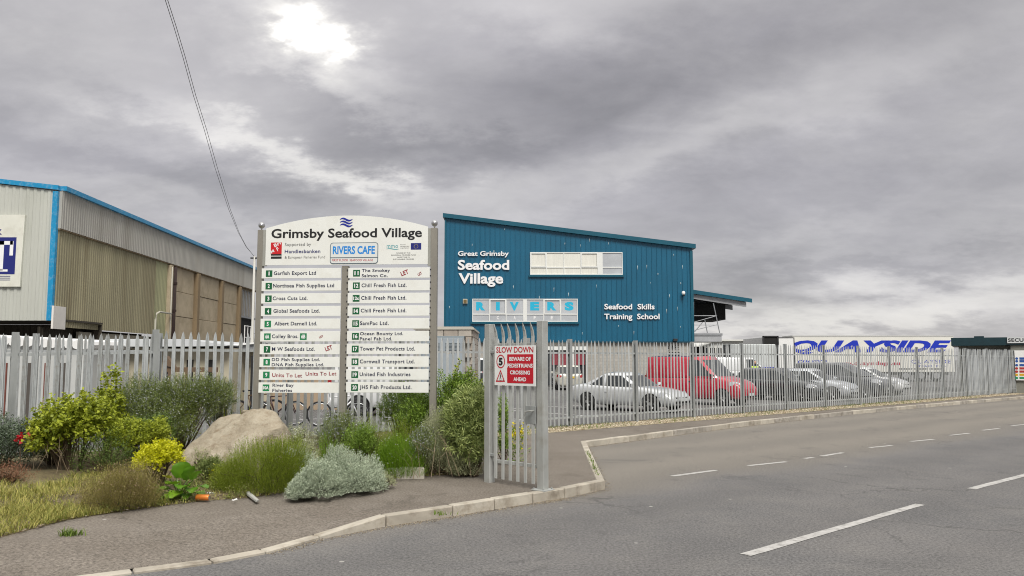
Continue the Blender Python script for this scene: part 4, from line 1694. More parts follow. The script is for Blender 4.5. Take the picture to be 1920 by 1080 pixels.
def window(x0, y0, x1, y1, mull, ytr, thick, pm, openers=()):
    u0, z1 = bf_.uz(x0, y0)
    u1, z0 = bf_.uz(x1, y1)
    zt = bf_.uz(x0, ytr)[1]
    fr = MB()
    f0, f1 = -.13, -.05
    w = .055
    rect(fr, u0, z0, u1, z0 + w, f0, f1)
    rect(fr, u0, z1 - w, u1, z1, f0, f1)
    rect(fr, u0, z0 + w, u0 + w, z1 - w, f0, f1)
    rect(fr, u1 - w, z0 + w, u1, z1 - w, f0, f1)
    fo = fr.build('window', m_wf, bld)
    xs = [u0 + w]
    for k, mx in enumerate(mull):
        a, c = (bf_.uz(mx - .8, y0)[0], bf_.uz(mx + .8, y0)[0]) if not isinstance(mx, tuple) else (bf_.uz(mx[0], y0)[0], bf_.uz(mx[1], y0)[0])
        mb = MB()
        rect(mb, a, z0 + w, c, z1 - w, f0 + .004, f1)
        mb.build('mullion', m_wf, fo)
        xs += [a, c]
    xs.append(u1 - w)
    for k in range(0, len(xs), 2):
        a, c = xs[k], xs[k + 1]
        mb = MB()
        rect(mb, a, zt - .03, c, zt + .03, f0 + .008, f1)
        mb.build('transom', m_wf, fo)
        for q0, q1 in ((z0 + w, zt - .03), (zt + .03, z1 - w)):
            mb = MB()
            rect(mb, a, q0, c, q1, -.08, -.06)
            mb.build('pane', pm[min(k // 2, len(pm) - 1)], fo)
        if k // 2 in openers:
            mb = MB()
            e = .05
            for r_ in ((a, zt + .03, c, zt + .03 + e), (a, z1 - w - e, c, z1 - w), (a, zt + .03 + e, a + e, z1 - w - e), (c - e, zt + .03 + e, c, z1 - w - e)):
                rect(mb, *r_, f0 - .02, f0 + .03)
            mb.build('opening_light', m_wf, fo)['kind'] = 'stuff'
    mb = MB()
    rect(mb, u0 - .1, z0 - .14, u1 + .1, z0 - .003, -.17, -.03)
    mb.build('sill', teal_trim, fo)
    return fo


window(993.8, 473.2, 1167.2, 515.6, [1024.3, 1057, 1088.6, (1119.8, 1129.4)], 501.8, 1, [m_blind, m_blind, m_blind, m_blind, m_pane], (0, 3))
lw = window(885.8, 560.4, 1083.2, 603.5, [917.8, 949, (980.8, 987.8), 1019.2, 1051], 589.5, 1, [m_pane], (1, 4))
m_cy = mat('cyan vinyl', (.02, .42, .62, 1), .35)
for ch, cx in zip('RIVERS', (901.2, 933.6, 964.3, 1002.5, 1034.5, 1067)):
    hw = 8.5 if ch != 'I' else 3.6
    bf_.write(ch, cx - hw, cx + hw, 567.3, 582.3, m_cy, lw, bold=.07, y=-.083)
for ch, cx in zip('CAFE', (933.6, 964.9, 1002.5, 1034.5)):
    bf_.write(ch, cx - 2, cx + 2, 592.6, 598.8, white_ink, lw, bold=.03, y=-.083)
# wall light and camera
u, z = bf_.uz(872.4, 565.3)
wl_ = MB().box((u, -.1, z), (.32, .12, .34)).build('wall_light', mat('lamp box', (.5, .48, .38, 1), .4), bld, bevel=.02)
MB().box((u, -.17, z), (.22, .03, .24)).build('lens', mat('lamp lens', (.16, .11, .04, 1), .2), wl_)
u, z = bf_.uz(1280, 551)
cm = MB().lathe([(.02, -.12), (.11, -.06), (.13, .05), (.10, .14), (.04, .18)], 12, Matrix.Translation((u, -.25, z))).build('security_camera', white_paint, bld, smooth=True)
MB().lathe([(.02, -.2), (.07, -.16), (.08, -.08)], 10, Matrix.Translation((u + .02, -.3, z))).build('lens', black_plastic, cm)
u, z = bf_.uz(1265, 637.5)
MB().box((u, -.18, z), (.3, .25, .18)).build('wall_light', black_plastic, bld, bevel=.02)
bf_.write('CAFE', 1252.5, 1273, 648, 655.3, black_ink, bld, bold=.03, y=.03)
mb = MB()
bf_.rect(mb, 1254.5, 660, 1276, 723, .0, .05)
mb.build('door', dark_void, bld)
# white glazed entrance at the left with a red panel behind the glass
ue0, ze = bf_.uz(1022, 650)
ue1, _ = bf_.uz(1099, 650)
en_ = MB()
rect(en_, ue0, ze - .25, ue1, ze, -.9, .05)
eo = en_.build('entrance', m_wf, bld)
for px in (1024, 1048, 1073, 1098):
    u = bf_.uz(px, 700)[0]
    MB().box((u, -.85, (ze - .25) / 2), (.09, .09, ze - .25)).build('post', m_wf, eo)
mb = MB()
rect(mb, ue0 + .1, .1, ue1 - .1, ze - .3, -.6, -.55)
mb.build('glass', glass, eo)
mb = MB()
u0, z1 = bf_.uz(1034, 661)
u1, z0 = bf_.uz(1095, 684)
rect(mb, u0, z0, u1, z1, -.66, -.62)
mb.build('red_panel', mat('red panel', (.26, .05, .065, 1), .35), eo)
rl = empty('ramp_handrail', (bx0, BY - 2.4, 0), 0, 'sloping grey handrail in front of the teal building', 'handrail')
rf = Face((bx0, BY - 2.4, 0), 0)
for dy in (0, 16):
    a, z1_ = rf.uz(882, 676 + dy)
    c, z2_ = rf.uz(912, 694 + dy)
    MB().tube([(a, 0, z1_), (c, 0, z2_)], .04, 6).build('rail', steel_grey, rl)
for px, py in ((884, 678), (897, 686), (910, 693)):
    a, z1_ = rf.uz(px, py)
    MB().tube([(a, 0, 0), (a, 0, z1_)], .035, 6).build('post', steel_grey, rl)

# canopy and raised landing on the right end
cn = empty('loading_canopy', (bx0 + W_, BY, 0), 0, 'teal edged steel canopy jutting from the right end of the teal building', 'canopy')
cf = Face((bx0 + W_, BY + .3, 0), 0)
cu1, cz1 = cf.uz(1410, 560)
cu0, cz0 = cf.uz(1299, 543)
D2 = 15
zc_ = lambda u: cz0 + (cz1 - cz0) * (u - cu0) / (cu1 - cu0)
MB().hexa([(cu0, .3, cz0 - .28), (cu1, .3, cz1 - .28), (cu1, .36, cz1 - .28), (cu0, .36, cz0 - .28), (cu0, .3, cz0), (cu1, .3, cz1), (cu1, .36, cz1), (cu0, .36, cz0)]).build('fascia', teal_trim, cn)
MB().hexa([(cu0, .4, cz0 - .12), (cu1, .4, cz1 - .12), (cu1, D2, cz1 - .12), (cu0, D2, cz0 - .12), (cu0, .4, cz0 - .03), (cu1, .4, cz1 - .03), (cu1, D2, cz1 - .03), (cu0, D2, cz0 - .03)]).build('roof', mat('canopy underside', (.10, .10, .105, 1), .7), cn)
for k in range(5):
    y = .55 + k * 3.5
    e = .35
    a, c = cu0, cu1 - .35
    MB().hexa([(a, y, zc_(a) - .62), (c, y, zc_(c) - .62), (c, y + .15, zc_(c) - .62), (a, y + .15, zc_(a) - .62), (a, y, zc_(a) - .29), (c, y, zc_(c) - .29), (c, y + .15, zc_(c) - .29), (a, y + .15, zc_(a) - .29)]).build('beam', mat('pale steel beam', (.36, .37, .38, 1), .5, .1, var=.08) if k == 0 else steel_grey, cn)
for k in range(4):
    u = cu0 + .4 + k * (cu1 - cu0 - .9) / 3
    MB().box((u, D2 / 2, zc_(u) - .21), (.08, D2 - .8, .14)).build('purlin', steel_grey, cn)
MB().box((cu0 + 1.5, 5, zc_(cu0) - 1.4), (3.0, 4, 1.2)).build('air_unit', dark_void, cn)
ln = empty('raised_landing', (bx0 + W_, BY, 0), 0, 'grey concrete landing with thin handrails below the teal canopy', 'landing')
lu0, lz0 = cf.uz(1299, 625)
lu1, lz1 = cf.uz(1355, 640)
MB().box(((lu0 + lu1) / 2, 2, lz0 - .08), (lu1 - lu0, 3.4, .16)).build('slab', steel_grey, ln)
MB().box(((lu0 + lu1) / 2, 2, (lz0 + lz1) / 2 - .1), (lu1 - lu0 - .1, 3.3, lz0 - lz1 - .16)).build('edge_beam', mat('pale steel beam', None), ln)
for a in ((1338, 568, 1350, 624), (1322, 600, 1327, 624), (1301, 566, 1301, 624)):
    p, q = cf.uz(a[0], a[1]), cf.uz(a[2], a[3])
    MB().tube([(p[0], .4, p[1]), (q[0], .4, q[1])], .035, 6).build('upright', steel_grey, ln)
for a in ((1300, 592, 1344, 592), (1302, 604, 1344, 592), (1300, 609, 1347, 609), (1302, 619, 1347, 608), (1303, 622, 1318, 604)):
    p, q = cf.uz(a[0], a[1]), cf.uz(a[2], a[3])
    MB().tube([(p[0], .4, p[1]), (q[0], .4, q[1])], .03, 6).build('rail', steel_grey, ln)
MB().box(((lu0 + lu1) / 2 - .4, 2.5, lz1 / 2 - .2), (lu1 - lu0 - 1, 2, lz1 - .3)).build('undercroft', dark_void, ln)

# ================================================================== METER KIOSK
KY = 24.5
ku0 = P(778, 700, KY).x
ku1 = P(884, 700, KY).x
kt = P(850, 612.5, KY).z
ks = empty('blockwork_kiosk', (ku0, KY, 0), 0, 'small pale blockwork kiosk with grey louvred doors and a stone cap', 'kiosk')
kw_ = ku1 - ku0
kfc = Face((ku0, KY, 0), 0)
m_blk = mat('kiosk block', (.34, .30, .255, 1), .9, var=.12, vscale=4, bump=.4, bscale=50)
m_blk2 = mat('kiosk block light', (.40, .365, .315, 1), .9, var=.12, vscale=4, bump=.4, bscale=50)
MB().box((kw_ / 2, 2.06, kt / 2 - .1), (kw_ - .06, 3.9, kt - .25)).build('inner_wall', mat('mortar', (.40, .38, .34, 1), .95), ks)
MB().prism([(-.06, kt - .09), (kw_ + .07, kt - .09), (kw_ + .07, kt - .03), (kw_ + .02, kt), (-.02, kt), (-.06, kt - .03)], -.08, 4.15).build('cap', mat('cap stone', (.46, .44, .38, 1), .8, var=.08, vscale=2), ks)
rh = .215
du0, dz1 = kfc.uz(790, 630)
du1, _ = kfc.uz(871, 630)
nrows = int((kt - .09) / rh)
for r_ in range(nrows + 1):
    z1_ = kt - .095 - r_ * rh
    z0_ = max(0, z1_ - rh + .010)
    if z1_ < .1:
        break
    x = -(.22 if r_ % 2 else 0)
    while x < kw_ - .02:
        a, c = max(x, 0), min(x + .43, kw_)
        if c - a > .05 and not (z0_ < dz1 - .05 and c > du0 - .02 and a < du1 - .06):
            MB().box(((a + c) / 2, .0, (z0_ + z1_) / 2), (c - a - .01, .1, z1_ - z0_)).build('block', random.choice((m_blk, m_blk2)), ks, bevel=.006)
        x += .44
    y = (.22 if r_ % 2 else 0) + .03
    while y < 4:
        if z1_ > 1.2:
            MB().box((kw_ - .02, y + .25, (z0_ + z1_) / 2), (.1, .43, z1_ - z0_)).build('block', random.choice((m_blk, m_blk2)), ks, bevel=.006)
        y += .44
m_kd = mat('kiosk door grey', (.30, .34, .37, 1), .45, var=.06, vscale=2)
MB().box(((du0 + du1) / 2, -.02, dz1 / 2), (du1 - du0, .12, dz1)).build('door_frame', mat('kiosk frame', (.24, .28, .30, 1), .5), ks)
mid = (du0 + du1) / 2
for a, c in ((du0 + .05, mid - .01), (mid + .01, du1 - .05)):
    dd = MB().box(((a + c) / 2, -.10, dz1 / 2 - .02), (c - a, .04, dz1 - .1)).build('door', m_kd, ks, bevel=.004)
    for zc in (dz1 - .32, .55, 1.15):
        for k in range(6):
            o = MB().box(((a + c) / 2, -.13, zc - .10 + k * .04), (c - a - .16, .025, .018)).build('louvre_slat', mat('kiosk frame', None), dd)
u, z = kfc.uz(840, 661)
MB().lathe([(.055, 0), (.055, .004)], 16, Matrix.Translation((u, -.126, z)) @ Matrix.Rotation(PI / 2, 4, 'X')).build('warning_sticker', mat('sticker yellow', (.75, .36, .01, 1), .4), ks)
u, z = kfc.uz(850, 661)
MB().box((u, -.127, z), (.11, .004, .04)).build('label_plate', white_ink, ks)

# tan rendered wall behind the bicycles
tw = MB().box((0, 0, .65), (9.5, .22, 1.3)).build('rendered_wall', mat('tan render', (.36, .275, .19, 1), .9, var=.1, vscale=1.2, bump=.3))
tw.location = (P(575, 700, 30).x, 30, 0)
tag(tw, 'low tan rendered wall in the yard behind the bicycles', 'wall')

# ================================================================== FAR RIGHT: white unit, trailers, gatehouse
ff = Face((0, 76, 0), 0)
wb = empty('white_unit', (0, 76, 0), 0, 'long low white unit with a dark window band beyond the parked cars', 'building')
u0, z1 = ff.uz(1296, 655)
u1, _ = ff.uz(1436, 638)
_, zt = ff.uz(1345, 637.5)
_, zw1 = ff.uz(1345, 652)
_, zw0 = ff.uz(1345, 668)
mw = mat('white sheet', (.66, .66, .62, 1), .5, var=.05)
um = ff.uz(1342, 637)[0]
MB().prism([(u0, 0), (u1, 0), (u1, zt - .1), (um, zt - .1), (u0, z1)], 0.05, 8).build('wall', mw, wb)
MB().prism([(um, zt - .1), (u1, zt - .1), (u1, zt + .05), (um, zt + .05)], -.3, 8.2).build('roof', mw, wb)
MB().prism([(u0 - .2, z1 - .05), (um, zt - .1), (um, zt + .05), (u0 - .2, z1 + .08)], -.3, 8.2).build('roof', mw, wb)
k_ = 9
for k in range(k_):
    a = u0 + 1.2 + (u1 - u0 - 1.6) * k / k_
    c = a + (u1 - u0 - 1.6) / k_ - .16
    mb = MB()
    rect(mb, a, zw0, c, zw1, -.02, .05)
    mb.build('window', dark_void if k % 3 else glass, wb)

# box lorry body with open rear door
ty = 66
bxf = Face((0, ty, 0), 0)
bl = empty('box_lorry', (0, ty, 0), 0, 'white box lorry body standing with its rear door folded open', 'lorry')
u0, z1 = bxf.uz(1431, 632)
u1, _ = bxf.uz(1458, 632)
u2, z2 = bxf.uz(1488, 633)
MB().prism([(u0, .95), (u1, .95), (u1, z1), (u0, z1)], 0, .1).build('interior', dark_void, bl)
for a, c in ((u0 - .05, u0 + .06), (u1 - .06, u1 + .06)):
    MB().prism([(a, .9), (c, .9), (c, z1 + .05), (a, z1 + .05)], -.08, .1).build('door_frame', black_plastic, bl)
MB().prism([(u0 - .05, z1), (u1 + .05, z1), (u1 + .05, z1 + .1), (u0 - .05, z1 + .1)], -.08, .1).build('door_frame', black_plastic, bl)
MB().prism([(u1 + .07, .95), (u2, .95), (u2, z2 - .03), (u1 + .07, z2 - .03)], -.05, .02).build('door', white_paint, bl)
MB().tube([(u1 + .07, -.06, z2), (u2, -.06, z2), (u2, -.06, .95)], .04, 6).build('door_seal', black_plastic, bl)
MB().box(((u0 + u1) / 2, 3, (z1 + .95) / 2), (u1 - u0 - .1, 5.8, z1 - 1.0)).build('body', white_paint, bl)
for x in (u0 + .2, u1 - .2):
    MB().lathe([(.3, -.14), (.48, -.12), (.48, .12), (.3, .14)], 18, Matrix.Translation((x, 1.2, .48)) @ Matrix.Rotation(PI / 2, 4, 'Y')).build('wheel', black_rubber, bl)

# long refrigerated trailer
qy = 68
qf = Face((0, qy, 0), 0)
tr = empty('refrigerated_trailer', (0, qy, 0), 0, 'long white refrigerated trailer with huge blue slanted lettering along its side', 'trailer')
u0, z1 = qf.uz(1486, 630.5)
u1, z0 = qf.uz(1791, 698)
m_tr = mat('trailer white', (.70, .69, .63, 1), .45, var=.04, vscale=.6)
MB().box(((u0 + u1) / 2, 1.25, (z0 + z1) / 2), (u1 - u0, 2.5, z1 - z0)).build('body', m_tr, tr, bevel=.04)
MB().box(((u0 + u1) / 2, 1.25, z1 + .02), (u1 - u0 + .05, 2.55, .1)).build('top_rail', mat('trailer rail', (.5, .5, .48, 1), .4), tr)
MB().box(((u0 + u1) / 2, 1.25, z0 - .12), (u1 - u0 - .3, 1.0, .22)).build('chassis', black_plastic, tr)
MB().box(((u0 + u1) / 2 - 1, .1, z0 - .35), (4.5, .06, .5)).build('side_guard', steel_grey, tr)
for x in (u1 - 1.6, u1 - 2.9, u1 - 4.2):
    w_ = MB().lathe([(.28, -.16), (.48, -.14), (.5, 0), (.48, .14), (.28, .16)], 20, Matrix.Translation((x, .22, .5)) @ Matrix.Rotation(PI / 2, 4, 'X')).build('wheel', black_rubber, tr)
    MB().lathe([(.05, -.04), (.26, 0), (.26, .04)], 16, Matrix.Translation((x, .04, .5)) @ Matrix.Rotation(PI / 2, 4, 'X')).build('rim', alloy, w_)
    MB().box((x, .1, 1.08), (1.15, .3, .06)).build('mudguard', black_plastic, tr)
MB().box((u0 + 2.4, .3, .55), (.12, .12, 1.1)).build('landing_leg', steel_grey, tr)
m_qb = mat('haulage blue', (.008, .03, .42, 1), .4)
m_qr = mat('haulage red', (.38, .03, .06, 1), .4)
qx = qf.uz(1476, 660)[0]
qf.write('QUAYSIDE', 1480, 1784, 639, 660.6, m_qb, tr, bold=.045, shear=.32, y=-.015, space=.98)
qf.write('QUAYSIDE', 1496, 1551, 675, 681, m_qb, tr, bold=.03, shear=.3, y=-.015)
qf.write('www.quaysidegs.eu', 1563, 1688, 677.5, 684.4, m_qr, tr, bold=.035, y=-.015)
qf.write('QUAYSIDE', 1708, 1783, 674.5, 681.2, m_qb, tr, bold=.0, y=-.015)
qf.write('TEAM  FISH', 1720, 1775, 684.8, 688.2, m_qb, tr, bold=.0, y=-.015)

# gatehouse
gy = 46
gf = Face((0, gy, 0), 0)
gx0 = P(1783, 640, gy).x
gang_ = R(-30)
gf = Face((gx0, gy, 0), gang_)
gh = empty('gatehouse', (gx0, gy, 0), gang_, 'flat roofed security gatehouse with a dark fascia at the right edge', 'building')
u0, z1 = gf.uz(1783, 633.8)
u1, z1b = gf.uz(2000, 634)
z1b = z1
_, z0 = gf.uz(1783, 648.5)
sl_ = (z1b - z1) / (u1 - u0)
m_df = mat('dark fascia', (.008, .033, .042, 1), .4, var=.15)
MB().prism([(u0, z0), (u1, z0 + .02), (u1, z1b), (u0, z1)], -.35, 7).build('roof_fascia', m_df, gh)
MB().box((u0 + 1.4, 1.5, z1 + .05), (.5, .5, .14)).build('roof_vent', m_df, gh)
m_gw = mat('gatehouse wall', (.20, .20, .17, 1), .85, var=.15, vscale=1.2, bump=.3)
MB().prism([(u0 + .35, 0), (u1, 0), (u1, z0), (u0 + .35, z0)], .3, 6.8).build('wall', m_gw, gh)
us, _ = gf.uz(1895, 700)
m_sh = mat('shutter grey', (.38, .40, .41, 1), .5, .15, var=.08, vscale=1, stretch=(1, 1, .1))
mb_z = gf.uz(1850, 656)[1]
for k in range(9):
    a = u0 + .5 + (us - u0 - .5) * k / 9
    c = u0 + .5 + (us - u0 - .5) * (k + 1) / 9
    MB().prism([(a + .01, 0), (c - .01, 0), (c - .01, mb_z), (a + .01, mb_z)], .12 + .04 * (k % 2), .29).build('shutter_panel', m_sh, gh)
MB().prism([(us + .05, 0), (us + 1.2, 0), (us + 1.2, z0), (us + .05, z0)], -.25, .29).build('pier', m_gw, gh)
mb = MB()
gf.rect(mb, 1887.5, 632.8, 1960, 643, -.42, -.36)
so = mb.build('name_plate', mat('plate white', (.6, .62, .62, 1), .4), gh)
gf.write('SECURITY', 1889.5, 1946, 634.8, 641.2, black_ink, so, bold=.03, y=-.425, space=1.05)
nf = Face(Vector((gx0, gy, 0)) + gf.n * .3, gang_)
nb = empty('site_notice', nf.A, gang_, 'white site safety notice with blue, red, yellow and green rows, on the gatehouse', 'notice')
mb = MB()
nf.rect(mb, 1901.5, 657, 1960, 713.5, -.06, -.02)
mb.build('board', white_paint, nb)
rows = [(670, 'n_blue'), (675, 'n_blue'), (682.5, 'n_blue'), (688.5, 'n_red'), (694.5, 'n_red'), (700.5, 'n_yel'), (706.5, 'n_grn')]
cols = {'n_blue': (.02, .08, .30, 1), 'n_red': (.40, .03, .03, 1), 'n_yel': (.62, .36, .01, 1), 'n_grn': (.02, .26, .12, 1)}
for y, c in rows:
    mb = MB()
    nf.rect(mb, 1911, y, 1952, y + 4.4, -.065, -.06)
    mb.build('notice_row', mat(c, cols[c], .4), nb)
    u, z = nf.uz(1906, y + 2.2)
    MB().lathe([(.07, 0), (.07, .004)], 12, Matrix.Translation((u, -.061, z)) @ Matrix.Rotation(PI / 2, 4, 'X')).build('pictogram', mat(c, None), nb)

# ================================================================== VEHICLES
def finish(mb, name, m, parent, ang=38):
    me = bpy.data.meshes.new(name)
    me.from_pydata(mb.v, [], mb.f)
    bm = bmesh.new()
    bm.from_mesh(me)
    bmesh.ops.remove_doubles(bm, verts=bm.verts, dist=.0005)
    bmesh.ops.recalc_face_normals(bm, faces=bm.faces)
    bm.to_mesh(me)
    bm.free()
    me.shade_smooth()
    me.set_sharp_from_angle(angle=R(ang))
    me.materials.append(m)
    return link(name, me, parent)


def fix_normals(me):
    bm = bmesh.new()
    bm.from_mesh(me)
    bmesh.ops.recalc_face_normals(bm, faces=bm.faces)
    bm.to_mesh(me)
    bm.free()


def hull(name, pts, m, parent, sub=0):
    bm = bmesh.new()
    for p in pts:
        bm.verts.new(p)
    bmesh.ops.convex_hull(bm, input=bm.verts)
    me = bpy.data.meshes.new(name)
    bm.to_mesh(me)
    bm.free()
    me.materials.append(m)
    me.shade_smooth()
    me.set_sharp_from_angle(angle=R(40))
    return link(name, me, parent)


def paint(name, col, metal=.0):
    return mat(name, col, .32, metal, coat=1.0, var=.0)


def wheel(parent, x, y, r, side, w=.2):
    T = Matrix.Translation((x, y, r)) @ Matrix.Rotation(PI / 2, 4, 'X')
    o = MB().lathe([(r * .62, -w / 2), (r * .9, -w / 2), (r, -w * .32), (r, w * .32), (r * .9, w / 2), (r * .62, w / 2)], 28, T).build('wheel', black_rubber, parent, smooth=True)
    yo = side * (w / 2 - .015)
    mb = MB()
    for k in range(7):
        a = 2 * PI * k / 7
        for s_ in (-.09, .09):
            mb.tube([(x + math.cos(a) * .05, y + yo, r + math.sin(a) * .05), (x + math.cos(a + s_) * r * .6, y + yo + side * .004, r + math.sin(a + s_) * r * .6)], r * .045, 4)
    mb.lathe([(.06, -.02), (.06, .02)], 10, Matrix.Translation((x, y + yo, r)) @ Matrix.Rotation(PI / 2, 4, 'X'))
    n_ = 28
    for k in range(n_):
        a, b_ = 2 * PI * k / n_, 2 * PI * (k + 1) / n_
        q = []
        for rr, yy in ((r * .57, .0), (r * .66, .005)):
            for an in (a, b_):
                q.append((x + rr * math.cos(an), y + yo + side * yy, r + rr * math.sin(an)))
        mb.add(q, [(0, 1, 3, 2)])
    mb.build('rim', alloy, o)['kind'] = 'stuff'
    MB().lathe([(r * .6, 0), (r * .6, .01)], 20, Matrix.Translation((x, y + yo - side * .05, r)) @ Matrix.Rotation(PI / 2, 4, 'X')).build('brake_disc', dark_void, o)


STYLES = {
    'coupe': dict(body=[(-.5, .62, .78, .40), (-.492, .78, .86, .30), (-.46, .93, .93, .24), (-.38, 1.0, .97, .2), (-.22, .99, 1, .19), (0, .94, 1, .19), (.14, .93, 1, .19), (.24, .92, .99, .19), (.36, .84, .97, .2),
                        (.45, .72, .90, .21), (.488, .58, .80, .25), (.5, .48, .70, .32)],
                  ws=(.235, .05), rw=(-.385, -.15), belt=.90, sw=(.62, .645), bp=-.12, cp=-.29, quarter=False),
    'hatch': dict(body=[(-.5, .60, .80, .36), (-.494, .86, .90, .28), (-.475, .98, .95, .22), (-.36, 1.0, 1, .19), (-.1, .96, 1, .19), (.1, .94, 1, .19), (.24, .94, .99, .19), (.36, .86, .96, .2), (.45, .74, .88, .21), (.49, .58, .78, .26),
                        (.5, .46, .7, .34)],
                  ws=(.27, .06), rw=(-.49, -.38), belt=.92, sw=(.62, .66), bp=-.06, cp=-.34, quarter=True),
    'mpv': dict(body=[(-.5, .66, .82, .36), (-.494, .95, .92, .28), (-.475, 1.06, .96, .22), (-.36, 1.08, 1, .2), (-.1, 1.05, 1, .2), (.1, 1.03, 1, .2), (.26, 1.0, .99, .2), (.38, .90, .95, .21), (.46, .76, .88, .22), (.49, .62, .8, .28),
                      (.5, .5, .72, .36)],
                ws=(.33, .08), rw=(-.49, -.40), belt=1.0, sw=(.66, .68), bp=-.04, cp=-.34, quarter=True),
    'van': dict(body=[(-.5, .8, .92, .36), (-.495, 1.1, .97, .26), (-.48, 1.12, .99, .24), (-.3, 1.12, 1, .24), (-.1, 1.12, 1, .24), (.1, 1.12, 1, .24), (.24, 1.12, .99, .24), (.36, 1.05, .97, .24), (.45, .90, .90, .25), (.487, .74, .84, .28),
                      (.5, .6, .76, .36)],
                ws=(.30, .10), rw=(-.495, -.475), belt=1.08, sw=(.9, .86), bp=-.02, cp=-.44, quarter=False, panel=True),
}


def car(label, cat, loc, head, L, W, H, pm, style, trim=None, plate_front=True, name='parked_car', group='vehicles standing in the car park'):
    S = STYLES[style]
    root = empty(name, loc, head, label, cat, group)
    hw = W / 2
    k = (H / 1.42) if style != 'van' else 1.05
    # ---- lower body
    mb = MB()
    rings = []
    for xf, zt, wf_, zb in S['body']:
        x = xf * L
        w = hw * wf_
        zt = zt * min(1.08, k)
        dz = zt - zb
        half = [(0, zb), (w * .84, zb), (w * .955, zb + min(.10, dz * .22)), (w * 1.0, zb + dz * .48), (w * .985, zt - min(.13, dz * .3)), (w * .93, zt - min(.035, dz * .12)), (w * .80, zt), (w * .4, zt + .022), (0, zt + .03)]
        ring = [(x, -y, z) for y, z in half] + [(x, y, z) for y, z in reversed(half[1:-1])]
        rings.append(ring)
    n_ = len(rings[0])
    for r_ in rings:
        mb.v += r_
    for i in range(len(rings) - 1):
        for j in range(n_):
            a, b_ = i * n_ + j, i * n_ + (j + 1) % n_
            mb.f.append((a, b_, b_ + n_, a + n_))
    mb.f.append(tuple(range(n_ - 1, -1, -1)))
    e = (len(rings) - 1) * n_
    mb.f.append(tuple(e + j for j in range(n_)))
    body = mb.build('body', pm, root)
    fix_normals(body.data)
    ss = body.modifiers.new('s', 'SUBSURF')
    ss.levels = ss.render_levels = 1
    wr = .315 if style != 'van' else .33
    fx, rx = .315 * L, -.285 * L
    if style in ('hatch', 'mpv'):
        fx, rx = .315 * L, -.31 * L
    cuts = MB()
    for x in (fx, rx):
        for sd_ in (-1, 1):
            cuts.lathe([(wr * 1.16, -.16), (wr * 1.16, .16)], 28, Matrix.Translation((x, sd_ * (hw - .06), wr)) @ Matrix.Rotation(PI / 2, 4, 'X'))
    cutter = cuts.build('cutter', None)
    fix_normals(cutter.data)
    bo = body.modifiers.new('b', 'BOOLEAN')
    bo.operation = 'DIFFERENCE'
    bo.object = cutter
    bo.solver = 'EXACT'
    cutter.matrix_world = Matrix.Translation(loc) @ Matrix.Rotation(head, 4, 'Z')
    dg = bpy.context.evaluated_depsgraph_get()
    me = bpy.data.meshes.new_from_object(body.evaluated_get(dg))
    body.modifiers.clear()
    body.data = me
    me.shade_smooth()
    me.set_sharp_from_angle(angle=R(34))
    bpy.data.objects.remove(cutter)
    MB().box((0, 0, .42), (L * .82, W - .45, .36)).build('underbody', dark_void, root)
    # ---- greenhouse
    bt = (S['belt'] - .02) * min(1.08, k)
    yb, yt = hw * .90, hw * (S['sw'][1] / .9 if style == 'van' else S['sw'][1] / .88)
    if style == 'van':
        yb, yt = hw * .965, hw * .86
    wb_, wt_ = S['ws'][0] * L, S['ws'][1] * L
    rb_, rt_ = S['rw'][0] * L, S['rw'][1] * L
    bp, cpx = S['bp'] * L, S['cp'] * L
    ft = [  # (x bottom, y bottom, x top, y top)
        (wb_, 0, wt_, 0), (wb_ - .10, yb * .88, wt_ - .05, yt * .90), (wb_ - .26, yb, wt_ - .17, yt), (bp + .05, yb, bp + .03, yt), (bp - .05, yb, bp - .05, yt),
        (cpx, yb, (cpx if S['quarter'] or style == 'van' else rt_ + .12), yt), (rb_ + .07, yb * .9, rt_ + .03, yt * .9), (rb_, 0, rt_, 0)]
    levels = [0, .07, .88, 1.0]
    body_, gl_ = MB(), {}
    roofz = H

    def pt(i, t, sd_):
        xb, y0, xt, y1 = ft[i]
        y = y0 + (y1 - y0) * t + (.05 * math.sin(PI * t) if y0 else 0)
        x = xb + (xt - xb) * t
        cr = .02 if y0 == 0 else 0
        z = bt + (roofz - .03 - bt) * t
        if t == 1.0:
            y *= .95
            z = roofz - .015 + cr
        if y0 == 0 and t < 1:
            x += (.06 if i == 0 else -.05)
        return (x, sd_ * y, z)
    tags = ['glass', 'p', 'glass', 'p', 'glass', 'p', 'glass']
    if S.get('panel'):
        tags[4] = 'p'
    names = ['windscreen', '', 'side_window', '', 'side_window', '', 'rear_window']
    for sd_ in (-1, 1):
        for i in range(7):
            for j in range(3):
                q = [pt(i, levels[j], sd_), pt(i + 1, levels[j], sd_), pt(i + 1, levels[j + 1], sd_), pt(i, levels[j + 1], sd_)]
                f = [(0, 1, 2, 3)] if sd_ < 0 else [(3, 2, 1, 0)]
                if tags[i] == 'glass' and j == 1:
                    key = (i, sd_ if i not in (0, 6) else 0)
                    gl_.setdefault(key, MB()).add(q, f)
                else:
                    body_.add(q, f)
    for i in range(7):
        for sd_ in (-1, 1):
            a, c = pt(i, 1.0, sd_), pt(i + 1, 1.0, sd_)
            ca, cc = (a[0], 0, roofz + .035), (c[0], 0, roofz + .035)
            if i == 0:
                ca = pt(0, 1.0, sd_)
            if i == 6:
                cc = pt(7, 1.0, sd_)
            body_.add([a, c, cc, ca], [(0, 1, 2, 3)])
    finish(body_, 'roof', pm, root)
    for (i, s_), g_ in gl_.items():
        finish(g_, names[i], car_glass, root)
    # ---- wheels, lamps, plates, mirrors
    for x in (fx, rx):
        for sd_ in (-1, 1):
            wheel(root, x, sd_ * (hw - .115), wr, sd_)
    zf = S['body'][-3][1] * k
